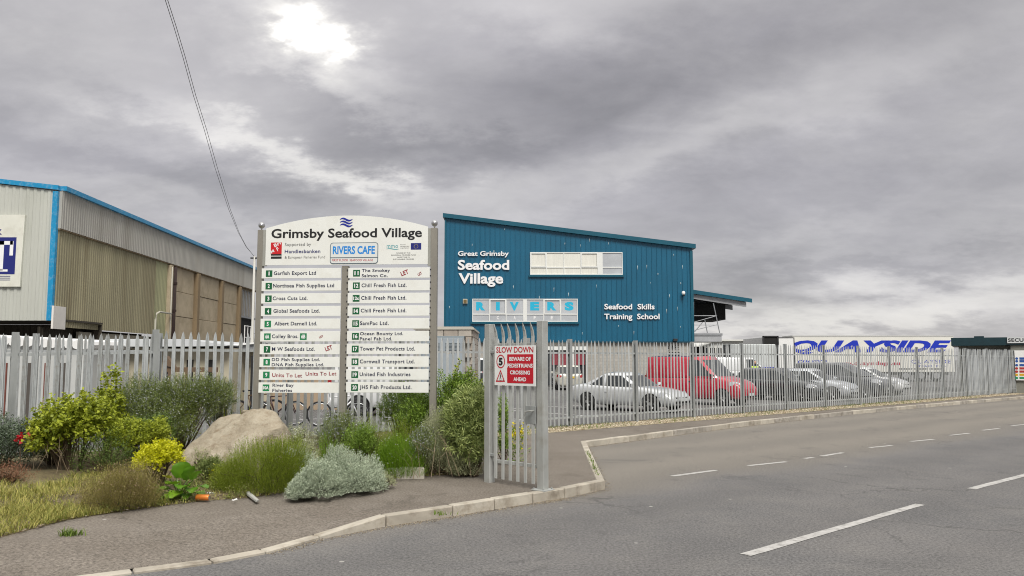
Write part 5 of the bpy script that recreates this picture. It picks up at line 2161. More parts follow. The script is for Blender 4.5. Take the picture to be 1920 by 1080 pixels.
    lens = mat('lamp glass', (.55, .57, .60, 1), .08, .2, spec=.9)
    for sd_ in (-1, 1):
        hull('headlamp', [(L * .462, sd_ * hw * .58, zf - .15), (L * .465, sd_ * hw * .60, zf - .03), (L * .40, sd_ * hw * .94, zf + .03), (L * .385, sd_ * hw * .965, zf - .12), (L * .44, sd_ * hw * .86, zf - .16), (L * .484, sd_ * hw * .62, zf - .12),
                          (L * .435, sd_ * hw * .80, zf + .03)], lens, root)
        zr_ = S['body'][1][1] * k
        hh = .16 if style != 'van' else .5
        hull('tail_lamp', [(-L * .497, sd_ * hw * .62, zr_ - .02), (-L * .497, sd_ * hw * .86, zr_ + .03), (-L * .455, sd_ * hw * .975, zr_ + .05), (-L * .455, sd_ * hw * .985, zr_ - hh * .6), (-L * .499, sd_ * hw * .84, zr_ - hh),
                           (-L * .502, sd_ * hw * .66, zr_ - .10)], mat('tail lamp red', (.35, .01, .015, 1), .2, coat=.8), root)
        hull('door_mirror', [(wb_ - .32, sd_ * (hw * .93), bt + .04), (wb_ - .32, sd_ * (hw + .14), bt + .05), (wb_ - .30, sd_ * (hw + .15), bt + .17), (wb_ - .32, sd_ * hw * .95, bt + .16), (wb_ - .2, sd_ * (hw + .04), bt + .10)], trim or pm, root)
        for xh in ((bp + .12), ) + (() if S.get('panel') or style == 'coupe' else (cpx + .25,)):
            MB().box((xh, sd_ * (hw * 1.0), bt - .15), (.19, .025, .03)).build('door_handle', trim or pm, root, bevel=.006)
    MB().box((L * .488, 0, .50 * k), (.06, hw * 1.05, .13)).build('grille', black_plastic, root, bevel=.02)
    MB().box((L * .498, 0, .37), (.03, hw * 1.3, .08)).build('lower_grille', black_plastic, root, bevel=.01)
    if plate_front:
        MB().box((L * .508, 0, .46), (.012, .52, .11)).build('number_plate', mat('plate white', None) if 'plate white' in MATS else white_ink, root)
    MB().box((-L * .507, 0, .66 if style != 'hatch' else .78), (.012, .52, .11)).build('number_plate', mat('plate yellow', (.7, .48, .03, 1), .4), root)
    return root


silver = paint('silver paint', (.60, .62, .63, 1), .3)
silver2 = paint('silver blue paint', (.56, .59, .62, 1), .3)
red_p = paint('red paint', (.46, .006, .03, 1), 0)
black_p = paint('dark grey paint', (.015, .018, .022, 1), .1)
grey_p = paint('gunmetal paint', (.03, .034, .042, 1), .2)
white_p = paint('white car paint', (.68, .69, .69, 1), 0)
champ = paint('pale gold paint', (.55, .54, .47, 1), .3)
H_ = R(-46)


def at(px, Y):
    p = P(px, 700, Y)
    return (p.x, Y, 0)


car('silver coupe parked nose to the fence, left of the red van', 'car', at(1178, 29.6), R(-40), 4.45, 1.78, 1.37, silver, 'coupe')
car('bright red high roofed van parked behind the silver coupe', 'van', at(1312, 33.8), R(-42), 4.5, 1.78, 1.98, red_p, 'van', trim=black_plastic)
car('dark grey hatchback parked just right of the red van', 'car', at(1461, 37.2), R(-43), 4.15, 1.74, 1.44, black_p, 'hatch')
car('silver hatchback parked between two dark grey cars', 'car', at(1519, 37.4), R(-43), 4.1, 1.73, 1.42, silver2, 'hatch')
car('tall gunmetal people carrier parked right of the silver hatchback', 'car', at(1572, 40.2), R(-43), 4.75, 1.85, 1.68, grey_p, 'mpv')
car('white hatchback, rightmost car of the parked row', 'car', at(1624, 43.2), R(-43), 4.1, 1.72, 1.44, white_p, 'hatch')
car('small pale gold hatchback seen from behind by the glazed entrance', 'car', at(1063, 50.5), R(92), 3.8, 1.64, 1.5, champ, 'hatch')
car('white van parked behind the bicycles and the name board', 'van', at(760, 27.2), R(0), 4.9, 1.9, 1.95, white_p, 'van', trim=black_plastic)
car('white van far back, seen above the dark hatchback', 'van', at(1392, 54), R(8), 4.7, 1.8, 2.0, white_p, 'van', trim=black_plastic)
car('dark van in the gap between the kiosk and the gate post', 'van', at(890, 50), R(90), 4.7, 1.8, 1.95, grey_p, 'van')

# small wagon with tarpaulin behind the row
dt = empty('delivery_lorry', (P(1412, 700, 60).x, 60, 0), 0, 'small white delivery lorry with blue skirt, behind the person in yellow', 'lorry')
MB().box((0, 1, 1.9), (3.4, 2.2, 2.2)).build('body', mat('lorry cloth', (.55, .58, .57, 1), .5, var=.1, vscale=1.5), dt, bevel=.04)
MB().box((.6, -.12, 1.05), (1.9, .06, .5)).build('skirt', mat('haulage blue', None), dt)
for x in (-1.0, 1.1):
    MB().lathe([(.25, -.12), (.42, -.1), (.42, .1), (.25, .12)], 18, Matrix.Translation((x, .1, .42)) @ Matrix.Rotation(PI / 2, 4, 'X')).build('wheel', black_rubber, dt)

# ================================================================== PERSON in yellow jacket
pr = empty('person', (P(1415, 690, 47).x, 47, 0), R(20), 'person in a yellow hi-vis jacket walking behind the parked cars', 'person')


def skin(name, verts, edges, rad, m, parent, root_i=0, sub=2):
    me = bpy.data.meshes.new(name)
    me.from_pydata(verts, edges, [])
    o = link(name, me, parent)
    md = o.modifiers.new('skin', 'SKIN')
    md.use_smooth_shade = True
    for i, sv in enumerate(me.skin_vertices[0].data):
        sv.radius = rad[i] if isinstance(rad[i], tuple) else (rad[i], rad[i])
        sv.use_root = (i == root_i)
    s_ = o.modifiers.new('sub', 'SUBSURF')
    s_.levels = s_.render_levels = sub
    dg = bpy.context.evaluated_depsgraph_get()
    me2 = bpy.data.meshes.new_from_object(o.evaluated_get(dg))
    o.modifiers.clear()
    o.data = me2
    me2.materials.clear()
    me2.materials.append(m)
    return o


skin('body', [(0, 0, .95), (0, 0, 1.15), (0, 0, 1.42), (0, .01, 1.52), (0, -.01, 1.64), (0, -.01, 1.74), (.10, 0, .90), (.12, -.12, .50), (.12, -.05, .08), (.12, -.2, .04), (-.10, 0, .90), (-.12, .10, .50), (-.12, .25, .10), (-.12, .12, .04),
              (.2, 0, 1.40), (.26, .06, 1.13), (.25, -.06, .90), (.25, -.1, .82), (-.2, 0, 1.40), (-.27, -.03, 1.13), (-.25, -.16, .93), (-.25, -.2, .85)],
     [(0, 1), (1, 2), (2, 3), (3, 4), (4, 5), (0, 6), (6, 7), (7, 8), (8, 9), (0, 10), (10, 11), (11, 12), (12, 13), (2, 14), (14, 15), (15, 16), (16, 17), (2, 18), (18, 19), (19, 20), (20, 21)],
     [(.16, .11), (.14, .10), (.17, .11), .055, .085, .07, .095, .065, .045, .04, .095, .065, .045, .04, .07, .05, .035, .03, .07, .05, .035, .03], mat('dark clothing', (.03, .035, .06, 1), .8), pr)
skin('jacket', [(0, 0, .98), (0, 0, 1.2), (0, 0, 1.42), (.21, 0, 1.42), (.27, .06, 1.13), (.26, -.04, .96), (-.21, 0, 1.42), (-.28, -.03, 1.13), (-.26, -.12, .98)],
     [(0, 1), (1, 2), (2, 3), (3, 4), (4, 5), (2, 6), (6, 7), (7, 8)], [(.20, .14), (.18, .13), (.19, .13), .085, .065, .055, .085, .065, .055], mat('hi-vis yellow', (.55, .80, .03, 1), .6), pr)
MB().lathe([(.01, -.12), (.07, -.09), (.088, 0), (.08, .07), (.03, .12)], 14, Matrix.Translation((0, -.01, 1.68))).build('head', mat('skin', (.45, .27, .19, 1), .6), pr, smooth=True)
MB().lathe([(.09, -.01), (.093, .05), (.06, .11), (.01, .13)], 14, Matrix.Translation((0, .01, 1.69))).build('hair', mat('dark hair', (.03, .02, .015, 1), .8), pr, smooth=True)

# ================================================================== BICYCLES
def bicycle(label, loc, head, fm, tyre=black_rubber, rimm=alloy, r=.335):
    root = empty('bicycle', loc, head, label, 'bicycle', 'bicycles left behind the fence')
    lean = 0
    for x in (-.53, .53):
        mb = MB()
        n_ = 32
        ringp = [(x + r * math.cos(2 * PI * k / n_), 0, r + r * math.sin(2 * PI * k / n_)) for k in range(n_ + 1)]
        mb.tube(ringp, .024, 7, caps=False)
        w_ = mb.build('wheel', tyre, root, smooth=True)
        mb = MB()
        ringp = [(x + (r - .035) * math.cos(2 * PI * k / n_), 0, r + (r - .035) * math.sin(2 * PI * k / n_)) for k in range(n_ + 1)]
        mb.tube(ringp, .012, 5, caps=False)
        mb.build('rim', rimm, w_, smooth=True)
        mb = MB()
        for k in range(16):
            a = 2 * PI * k / 16
            mb.tube([(x, .02 * (-1) ** k, r), (x + (r - .035) * math.cos(a), 0, r + (r - .035) * math.sin(a))], .0025, 3)
        mb.tube([(x, -.05, r), (x, .05, r)], .022, 8)
        mb.build('spokes', alloy, w_)['kind'] = 'stuff'
    bb, st, ht, hb_ = (-.08, 0, .30), (-.24, 0, .80), (.34, 0, .84), (.37, 0, .70)
    MB().tube([bb, st], .018, 8).tube([st, ht], .017, 8).tube([bb, hb_], .021, 8).tube([(-.53, .05, r), bb], .011, 6).tube([(-.53, .05, r), (-.22, .02, .74)], .009, 6).tube([ht, hb_], .022, 8).build('frame', fm, root, smooth=True)
    MB().tube([hb_, (.40, .05, .62), (.53, .05, r)], .013, 6).tube([hb_, (.40, -.05, .62), (.53, -.05, r)], .013, 6).build('fork', fm, root, smooth=True)
    MB().tube([(-.24, 0, .8), (-.275, 0, .93)], .014, 6).build('seat_post', alloy, root)
    hull('saddle', [(-.40, -.07, .95), (-.40, .07, .95), (-.38, 0, .90), (-.12, 0, .95), (-.25, -.05, .97), (-.25, .05, .97), (-.14, -.02, .96), (-.14, .02, .96)], black_plastic, root)
    MB().tube([ht, (.325, 0, .95), (.36, 0, .98)], .014, 6).build('stem', alloy, root)
    MB().tube([(.30, -.29, .98), (.36, -.1, .98), (.36, .1, .98), (.30, .29, .98)], .012, 6).build('handlebar', black_plastic, root)
    MB().lathe([(.02, -.006), (.09, -.004), (.09, .004), (.02, .006)], 18, Matrix.Translation((bb[0], .05, bb[2])) @ Matrix.Rotation(PI / 2, 4, 'X')).build('chainring', black_plastic, root)
    MB().tube([(-.08, .08, .30), (.02, .09, .17)], .009, 5).tube([(-.08, -.08, .30), (-.18, -.09, .43)], .009, 5).build('crank', alloy, root)
    MB().box((.03, .13, .17), (.09, .08, .02)).build('pedal', black_plastic, root)
    MB().box((-.18, -.13, .43), (.09, .08, .02)).build('pedal', black_plastic, root)
    return root


p = P(636, 700, 22.6)
bicycle('white framed bicycle leaning behind the fence under the centre post', (p.x, 22.6, 0), R(4), mat('white bike paint', (.75, .76, .77, 1), .3))
p = P(523, 700, 22.9)
bicycle('dark framed bicycle behind the fence, next to the boulder', (p.x, 22.9, 0), R(-6), mat('dark bike paint', (.05, .02, .02, 1), .35))
p = P(480, 700, 23.6)
b3 = bicycle('old brown bicycle furthest left behind the boulder', (p.x, 23.7, 0), R(9), mat('brown bike paint', (.10, .06, .03, 1), .5), rimm=m_rust)

# ================================================================== BOULDER AND ROCKS
def rock(name, pts, m, label, cat, sub=4, amp=.05, seed=4):
    o0 = Vector(pts[0])
    c = Vector((0, 0, 0))
    for p in pts:
        c += Vector(p)
    c /= len(pts)
    c.z = 0
    bm = bmesh.new()
    for p in pts:
        bm.verts.new(Vector(p) - c)
    bmesh.ops.convex_hull(bm, input=bm.verts)
    bmesh.ops.triangulate(bm, faces=bm.faces[:])
    bmesh.ops.bevel(bm, geom=list(bm.edges), offset=.035, segments=2, affect='EDGES', profile=.6)
    bmesh.ops.triangulate(bm, faces=bm.faces[:])
    for _ in range(sub):
        ed = [e for e in bm.edges if e.calc_length() > .07]
        if not ed:
            break
        bmesh.ops.subdivide_edges(bm, edges=ed, cuts=1)
        bmesh.ops.triangulate(bm, faces=bm.faces[:])
    bm.normal_update()
    for v in bm.verts:
        p = v.co
        n_ = mnoise.fractal(p * 2.0 + Vector((seed, 0, 0)), .9, 2.1, 5) * amp + mnoise.noise(Vector((p.x * 7, p.y * 7, p.z * 16))) * amp * .25
        v.co += v.normal * n_
    me = bpy.data.meshes.new(name)
    bm.to_mesh(me)
    bm.free()
    me.shade_smooth()
    me.materials.append(m)
    o = link(name, me, None, c)
    return tag(o, label, cat)


m_rock = bpy.data.materials.new('sandstone')
m_rock.use_nodes = True
t_ = NT(m_rock)
c_ = t_.ramp(t_.noise(1.8, 7, .6, dist=.6), [(.3, (.24, .195, .13, 1)), (.5, (.37, .32, .235, 1)), (.72, (.46, .415, .33, 1))])
c_ = t_.mix(t_.ramp(t_.noise(4.2, 6, .7, stretch=(1, 1, 3)), [(.52, 0.0), (.66, .65)]), c_, (.19, .13, .07, 1))
c_ = t_.mix(t_.ramp(t_.noise(40, 3, .7), [(.4, 0.0), (.75, .35)]), c_, (.52, .48, .40, 1))
t_.link(c_, t_.b.inputs['Base Color'])
t_.b.inputs['Roughness'].default_value = .92
t_.bump(t_.noise(9, 8, .72, stretch=(1, 1, 2)), .9, .04)
bpts = [G(399, 900), G(352, 872), P(338, 858, 13.3), P(364, 824, 13.7), P(404, 787, 14.0), P(437, 774, 14.0), P(466, 768.5, 13.75), P(509, 767.5, 13.6), P(525, 779, 13.4), P(538, 802, 13.2),
        P(421, 872, 12.75), P(507, 806, 12.7), P(528, 800, 12.8), P(430, 905, 12.9), P(560, 860, 13.0), P(552, 890, 12.9), P(470, 905, 12.8), P(560, 850, 14.0), P(380, 858, 14.4)]
rock('boulder', bpts, m_rock, 'big tilted sandstone boulder lying in front of the left post of the name board', 'boulder', 5, .04)
slab = MB().box((0, 0, .10), (.62, .30, .24)).build('concrete_slab', mat('old concrete', (.42, .39, .33, 1), .9, var=.15, vscale=4, bump=.6), None, bevel=.015)
p = G(756, 898)
slab.location = (p.x, p.y + .12, -.055)
slab.rotation_euler = (R(-3), 0, R(9))
tag(slab, 'flat pale concrete block lying at the edge of the bed between the silver shrub and dry twigs', 'concrete block')

# ================================================================== PLANTS
def frame(d):
    """two unit vectors perpendicular to each direction"""
    ref = np.where(np.abs(d[:, 2:3]) < .9, np.array([[0, 0, 1.0]]), np.array([[1.0, 0, 0]]))
    u = np.cross(d, ref)
    u /= np.linalg.norm(u, axis=1, keepdims=True)
    return u, np.cross(u, d)


def unit(v):
    return v / np.maximum(np.linalg.norm(v, axis=-1, keepdims=True), 1e-9)


def leaf_quads(base, d, L, Wd, fold=.0, droop=.0, tint=None):
    """diamond leaves folded along the midrib: two quads sharing the rib"""
    n = len(base)
    roll = rng.uniform(-1, 1, n)
    u, w = frame(d)
    side = u * np.cos(roll)[:, None] + w * np.sin(roll)[:, None]
    nrm = np.cross(side, d)
    L_, W_2 = L[:, None], (Wd / 2)[:, None]
    mid = base + d * L_ * .5 + nrm * L_ * .05
    tip = base + d * L_ - np.array([0, 0, 1]) * L_ * droop
    l = base + d * L_ * .45 - side * W_2 + nrm * W_2 * fold
    r = base + d * L_ * .45 + side * W_2 + nrm * W_2 * fold
    t0 = rng.random(n) if tint is None else tint
    if float(np.mean(Wd)) < .0125:
        V = np.stack([base, l, tip, r], 1).reshape(-1, 3)
        return V, np.arange(n * 4).reshape(-1, 4), np.repeat(t0, 4)
    V = np.stack([base, l, tip, r, mid], 1).reshape(-1, 3)
    f = np.array([(0, 4, 2, 1), (0, 3, 2, 4)])
    Q = (f[None] + (np.arange(n) * 5)[:, None, None]).reshape(-1, 4)
    return V, Q, np.repeat(t0, 5)


def lobe_points(lobes, n, shell=.55):
    """points in a union of half ellipsoids: (x, y, z, rx, ry, rz); returned with outward directions"""
    vol = np.array([l[3] * l[4] + l[3] * l[5] + l[4] * l[5] for l in lobes])
    pick = rng.choice(len(lobes), n, p=vol / vol.sum())
    L = np.array(lobes)[pick]
    d = unit(rng.normal(size=(n, 3)))
    d[:, 2] = np.where(d[:, 2] < -.25, -d[:, 2], d[:, 2])
    r = (shell + (1 - shell) * rng.random(n) ** .6)[:, None]
    # lumpy outline
    lump = np.array([1 + .20 * mnoise.noise(Vector((q[0] * 2.6 + a, q[1] * 2.6, q[2] * 2.6))) + .12 * mnoise.noise(Vector((q[0] * 6, q[1] * 6 + a, q[2] * 6))) for q, a in zip(d, pick * 7.3)])[:, None]
    p = L[:, :3] + d * L[:, 3:6] * r * lump
    out = unit(d / L[:, 3:6])
    return p, out, pick


def shrub(label, cat, px, Y, lobes, m, sprigs, spl, nl, L, Wd, up=.6, spread=.5, fold=.3, angle=.9, stems=True, name='shrub', droop=.1, shell=.5, flowers=None, tintf=None, group=None,
          stem_m=None, jitter=.25):
    """sprigs of nl leaves each over a union of lobes; lobes are (dx, dy, z, rx, ry, rz) about the base"""
    if isinstance(px, (int, float)):
        b = P(px, 800, Y)
        bx, by = b.x, Y
    else:
        bx, by = px
    bz = bed_z(bx, by) - .01
    root = empty(name, (bx, by, bz), 0, label, cat, group)
    p, out, pick = lobe_points(lobes, sprigs, shell)
    p[:, 2] = np.maximum(p[:, 2], .01)
    d = unit(out * spread + np.array([0, 0, up]) + rng.normal(size=p.shape) * jitter)
    ln = spl * rng.uniform(.6, 1.3, sprigs)
    start = p - d * ln[:, None] * .6
    start[:, 2] = np.maximum(start[:, 2], 0)
    # leaves along each sprig
    f = np.tile(np.linspace(.15, 1, nl), (sprigs, 1))
    base = start[:, None, :] + d[:, None, :] * (ln[:, None] * f)[..., None]
    bend = np.array([0, 0, -1.0]) * droop
    base = base + bend * ((f ** 2) * ln[:, None] * .3)[..., None]
    D = np.repeat(d[:, None, :], nl, 1).reshape(-1, 3)
    base = base.reshape(-1, 3)
    u, w = frame(D)
    ph = rng.uniform(0, 2 * PI, len(D))
    ld = unit(D * math.cos(angle) + (u * np.cos(ph)[:, None] + w * np.sin(ph)[:, None]) * math.sin(angle))
    n = len(base)
    if tintf is None:
        st = rng.random(sprigs) * .6
        tt = np.clip(np.repeat(st, nl) + rng.random(n) * .4, 0, 1)
    else:
        tt = tintf(base, np.tile(f[0], sprigs))
    V, Q, T = leaf_quads(base, ld, L * rng.uniform(.6, 1.25, n), Wd * rng.uniform(.7, 1.2, n), fold, .1, tt)
    np_mesh('foliage', V, Q, T, m, root)
    # twigs that carry the sprigs
    if stems:
        mb = MB()
        k = min(sprigs, 60)
        for i in rng.choice(sprigs, k, replace=False):
            e = start[i]
            q0 = Vector((random.uniform(-.03, .03) + lobes[pick[i]][0] * .4, random.uniform(-.03, .03) + lobes[pick[i]][1] * .4, -.02))
            q2 = Vector(e)
            q1 = q0.lerp(q2, .5) + Vector((random.uniform(-.05, .05), random.uniform(-.05, .05), .05))
            mb.tube([q0, q1, q2], [.011, .007, .003], 4, caps=False)
        o = mb.build('stem', stem_m or mat('twig brown', (.085, .06, .035, 1), .9), root, smooth=True)
        o['kind'] = 'stuff'
    if flowers:
        nf, fm, fs, lo = flowers
        sel = rng.choice(sprigs, nf)
        q = start[sel] + d[sel] * (ln[sel] * rng.uniform(lo, 1.05, nf))[:, None] + rng.normal(size=(nf, 3)) * .012
        fd = unit(rng.normal(size=(nf, 3)) + d[sel] * .5)
        V, Q, T = leaf_quads(q, fd, fs * rng.uniform(.6, 1.3, nf), fs * rng.uniform(.7, 1.1, nf), .2)
        np_mesh('flowers', V, Q, T, fm, root)
    return root


g_dark = tint_mat('rosemary leaf', (0.043, 0.069, 0.014, 1), (0.302, 0.365, 0.107, 1), .6, .25)  # most leaf ranges start darker, putting shade inside the shrubs into the colour
g_lime = tint_mat('lime leaf', (0.088, 0.129, 0.010, 1), (0.559, 0.617, 0.063, 1), .5, .4)
g_mid = tint_mat('mid green leaf', (0.048, 0.105, 0.011, 1), (0.333, 0.477, 0.071, 1), .5, .35)
g_yel = tint_mat('golden leaf', (0.400, 0.420, 0.006, 1), (0.800, 0.780, 0.030, 1), .45, .35)
g_heath = tint_mat('heather leaf', (0.078, 0.121, 0.008, 1), (0.345, 0.425, 0.045, 1), .7, .3)
g_heath_b = tint_mat('browned heather', (0.113, 0.081, 0.034, 1), (0.423, 0.379, 0.119, 1), .8, .25)
g_bright = tint_mat('bright heather', (0.052, 0.113, 0.007, 1), (0.302, 0.505, 0.036, 1), .7, .3)
g_silver = tint_mat('silver leaf', (0.208, 0.256, 0.176, 1), (0.672, 0.739, 0.560, 1), .8, .2)
g_silver2 = tint_mat('grey green leaf', (0.139, 0.169, 0.082, 1), (0.605, 0.618, 0.368, 1), .8, .25)
g_will = tint_mat('long leaf', (0.043, 0.089, 0.014, 1), (0.575, 0.646, 0.238, 1), .5, .3)
g_deep = tint_mat('deep green leaf', (0.030, 0.061, 0.014, 1), (0.197, 0.281, 0.059, 1), .5, .3)
g_blue = tint_mat('blue green leaf', (0.030, 0.053, 0.031, 1), (0.212, 0.267, 0.166, 1), .6, .25)
f_ros = tint_mat('pale mauve flower', (.34, .34, .40, 1), (.62, .62, .66, 1), .7, .3)
f_white = tint_mat('white flower', (.5, .5, .42, 1), (.78, .78, .70, 1), .7, .3)
f_yel = tint_mat('yellow flower', (.62, .48, .01, 1), (.80, .68, .03, 1), .6, .3)
f_red = tint_mat('red flower', (.35, .01, .02, 1), (.55, .03, .04, 1), .5, .3)
f_seed = tint_mat('brown seed head', (.16, .10, .06, 1), (.34, .26, .17, 1), .9)


def S(px0, px1, ytop, Y, ry=None):
    """centre x, half width and height of a plant seen between pixels"""
    a, c = P(px0, 800, Y), P(px1, 800, Y)
    hw_ = (c.x - a.x) / 2
    return (a.x + c.x) / 2, hw_, P(900, ytop, Y).z


# 1 dark blue-green shrub at the left edge
x, w, h = S(-90, 62, 792, 12.3)
shrub('dark blue green shrub cut off by the left edge of the picture', 'shrub', (x, 12.3), 12.3, [(0, 0, .25, w, .5, h - .35), (w * .5, .1, .2, w * .5, .4, h * .55)], g_blue, 1500, .22, 9, .045, .014, up=.7, flowers=(250, f_ros, .02, .6))
# 2 yellow green broad-leaved rose-like shrub
x, w, h = S(62, 215, 762, 12.25)
sh2 = shrub('tall yellow green broad leaved shrub, left of the dark rosemary', 'shrub', (x, 12.25), 12.25,
            [(-.12, 0, h * .5, w * .8, .5, h * .46), (w * .35, .1, h * .6, w * .5, .4, h * .42), (-w * .5, -.1, h * .38, w * .42, .35, h * .32)], g_lime, 900, .24, 9, .062, .044, up=.35, spread=.8, angle=1.1, shell=.25, fold=.3, jitter=.4)
tw2 = [(.58, .25, h * .75, .12, .12, .52)]
x3, w3, h3 = S(172, 240, 716, 13.2)
shrub('upright leafy shoot of lime green leaves rising against the fence', 'shrub', (x3, 13.2), 13.2, [(0, 0, .7, w3 * .8, .25, h3 - .75), (-.05, 0, .5, w3, .3, .6)], g_lime, 260, .2, 8, .07, .05, up=.9, spread=.4, angle=1.0, shell=.2)
p = P(75, 822, 12.0)
ro = empty('rose_bloom', (P(68, 830, 12.4).x, 12.0, 0), 0, 'red rose blooms on a thin stem at the left fence', 'flower')
mb = MB()
V, Q, T = leaf_quads(np.array([(random.gauss(0, .03) + (.0 if k % 3 else .17), random.gauss(0, .03), (P(68, 822, 12).z if k % 3 else P(86, 817, 12).z) + random.gauss(0, .03)) for k in range(46)]), unit(rng.normal(size=(46, 3))), np.full(46, .06), np.full(46, .055), .3)
np_mesh('petals', V, Q, T, f_red, ro)
MB().tube([(.03, 0, 0), (.01, 0, .4), (0, 0, P(68, 822, 12).z)], .008, 5).build('stem', mat('twig brown', None), ro)
# 3 big rosemary
x, w, h = S(205, 425, 722, 14.0)
shrub('large dark rosemary bush with pale mauve flowers, left of the boulder', 'shrub', (x, 14.0), 14.0,
      [(-w * .35, 0, h * .45, w * .62, .6, h * .48), (w * .25, .1, h * .55, w * .55, .5, h * .42), (w * .62, .35, h * .66, w * .42, .4, h * .26), (-.1, -.35, h * .3, w * .7, .5, h * .4)], g_dark, 5200, .30, 16, .034, .009, up=.75, spread=.6, angle=.7,
      flowers=(5200, f_ros, .021, .25), jitter=.42)
x, w, h = S(395, 442, 738, 14.9)
shrub('small rosemary clump with grey flowers just left of the boulder top', 'shrub', (x, 14.7), 14.7, [(0, 0, h * .5, w, .35, h * .45)], g_dark, 500, .25, 14, .03, .007, up=.7, flowers=(500, f_ros, .02, .2))
# 4 lime azalea
x, w, h = S(190, 300, 812, 12.35)
shrub('low lime green shrub between the brown heather and the dark rosemary', 'shrub', (x, 12.6), 12.6, [(-w * .3, 0, h * .5, w * .7, .4, h * .5), (w * .55, .1, h * .6, w * .4, .3, h * .42)], g_lime, 760, .16, 9, .045, .024, up=.6, spread=.7, angle=1.0, shell=.4)
# 5 browned heather in front
x, w, h = S(145, 292, 876, 10.0)
shrub('brownish heather mound at the front of the bed above the long grass', 'heather', (x, 10.1), 10.1, [(0, 0, .05, w, .42, h - .10), (w * .3, .1, .05, w * .7, .4, h - .06)], g_heath_b, 3600, .26, 14, .016, .006, up=.9, spread=.55, angle=.45, shell=.3,
      flowers=(1500, f_seed, .014, .8), jitter=.15)
# 6 golden euonymus
x, w, h = S(254, 347, 843, 11.2)
shrub('bright golden yellow leaved shrub beside the big green leaves', 'shrub', (x, 11.2), 11.2, [(0, 0, h * .55, w * .95, .36, h * .45), (w * .25, 0, h * .7, w * .55, .3, h * .33), (-w * .4, 0, h * .5, w * .5, .3, h * .3)], g_yel, 900, .10, 9, .032, .020, up=.45, spread=.9, angle=1.0, shell=.6, fold=.15)
# 7 large-leaved plant
lp = P(338, 900, 10.75)
bl2 = empty('large_leaved_plant', (lp.x, 10.75, bed_z(lp.x, 10.75)), 0, 'plant with big rounded glossy green leaves right of the golden shrub', 'plant')
m_bl = [tint_mat('glossy leaf %d' % k, a, b_, .35, .3, .5) for k, (a, b_) in enumerate((((.09, .22, .012, 1), (.17, .34, .025, 1)), ((.18, .34, .02, 1), (.27, .44, .04, 1)), ((.30, .30, .03, 1), (.40, .36, .05, 1))))]


def big_leaf(base, d, L, Wd, m, cup=.25):
    d = Vector(d).normalized()
    side = d.cross(Vector((0, 0, 1)))
    if side.length < .1:
        side = Vector((1, 0, 0))
    side.normalize()
    nrm = side.cross(d).normalized()
    vs, fs = [], []
    na, nb_ = 7, 5
    for i in range(na):
        f = i / (na - 1)
        wd = Wd / 2 * (math.sin(PI * min(.97, .08 + f * .92)) ** .55)
        for j in range(nb_):
            g = (j / (nb_ - 1)) * 2 - 1
            p = Vector(base) + d * (L * f) + side * wd * g + nrm * (cup * Wd * (g * g) * .5 + .012 * math.sin(f * 14 + abs(g) * 4)) - Vector((0, 0, 1)) * L * .28 * f * f
            vs.append(tuple(p))
    for i in range(na - 1):
        for j in range(nb_ - 1):
            a = i * nb_ + j
            fs.append((a, a + 1, a + nb_ + 1, a + nb_))
    me = bpy.data.meshes.new('leaf')
    me.from_pydata(vs, [], fs)
    at_ = me.attributes.new('tint', 'FLOAT', 'POINT')
    at_.data.foreach_set('value', [random.random() * .4 + (.5 if abs((k % nb_) - 2) < 1 else 0) for k in range(len(vs))])
    me.materials.append(m)
    me.shade_smooth()
    return link('leaf', me, bl2)


def leaf_at(px, py, dx, dz, L, Wd, m, Y=11.6, dy=-.35):
    b_ = P(px, py, Y) - Vector(bl2.location)
    o = big_leaf(b_, (dx, dy, dz), L, Wd, m_bl[m])
    MB().tube([(0, 0, .0), tuple(b_ * .6 + Vector((0, 0, .02))), tuple(b_)], .006, 5).build('stalk', m_bl[0], bl2)


for a in ((340, 896, .10, .95, .30, .27, 0, -.1), (352, 900, .30, .95, .28, .25, 0, -.1), (362, 900, .5, .8, .22, .19, 0, -.2), (330, 908, -.25, .4, .20, .20, 1, -.8), (345, 912, .1, .25, .21, .20, 0, -.9),
          (318, 916, -.7, .1, .22, .18, 0, -.6), (336, 922, -.1, .0, .20, .19, 1, -1), (358, 916, .4, .1, .19, .17, 0, -.9), (374, 912, .8, .2, .17, .14, 0, -.5), (304, 922, -.8, .05, .18, .15, 0, -.6), (322, 928, -.3, -.05, .17, .14, 1, -1),
          (350, 926, .3, .0, .17, .14, 0, -1), (372, 922, .7, .0, .15, .12, 1, -.7), (318, 897, -.2, .5, .15, .12, 2, -.7), (340, 930, .0, -.05, .15, .13, 0, -1), (296, 912, -.8, .3, .16, .13, 0, -.5), (330, 888, -.3, .6, .14, .12, 2, -.6)):
    leaf_at(a[0], a[1], a[2], a[3], a[4], a[5], a[6], dy=a[7], Y=10.75 + random.uniform(-.12, .15))
# 8 big green heather dome
x, w, h = S(402, 588, 824, 11.4)
shrub('wide dome of green heather in front of the boulder', 'heather', (x, 11.45), 11.45, [(0, 0, .05, w, .60, h - .10), (w * .42, .05, .08, w * .6, .5, h - .08), (-w * .55, -.05, .0, w * .45, .4, h * .62)], g_heath, 8500, .17, 12, .016, .007, up=.95, spread=.6, angle=.45, shell=.45,
      jitter=.12, flowers=(500, f_seed, .013, .9))
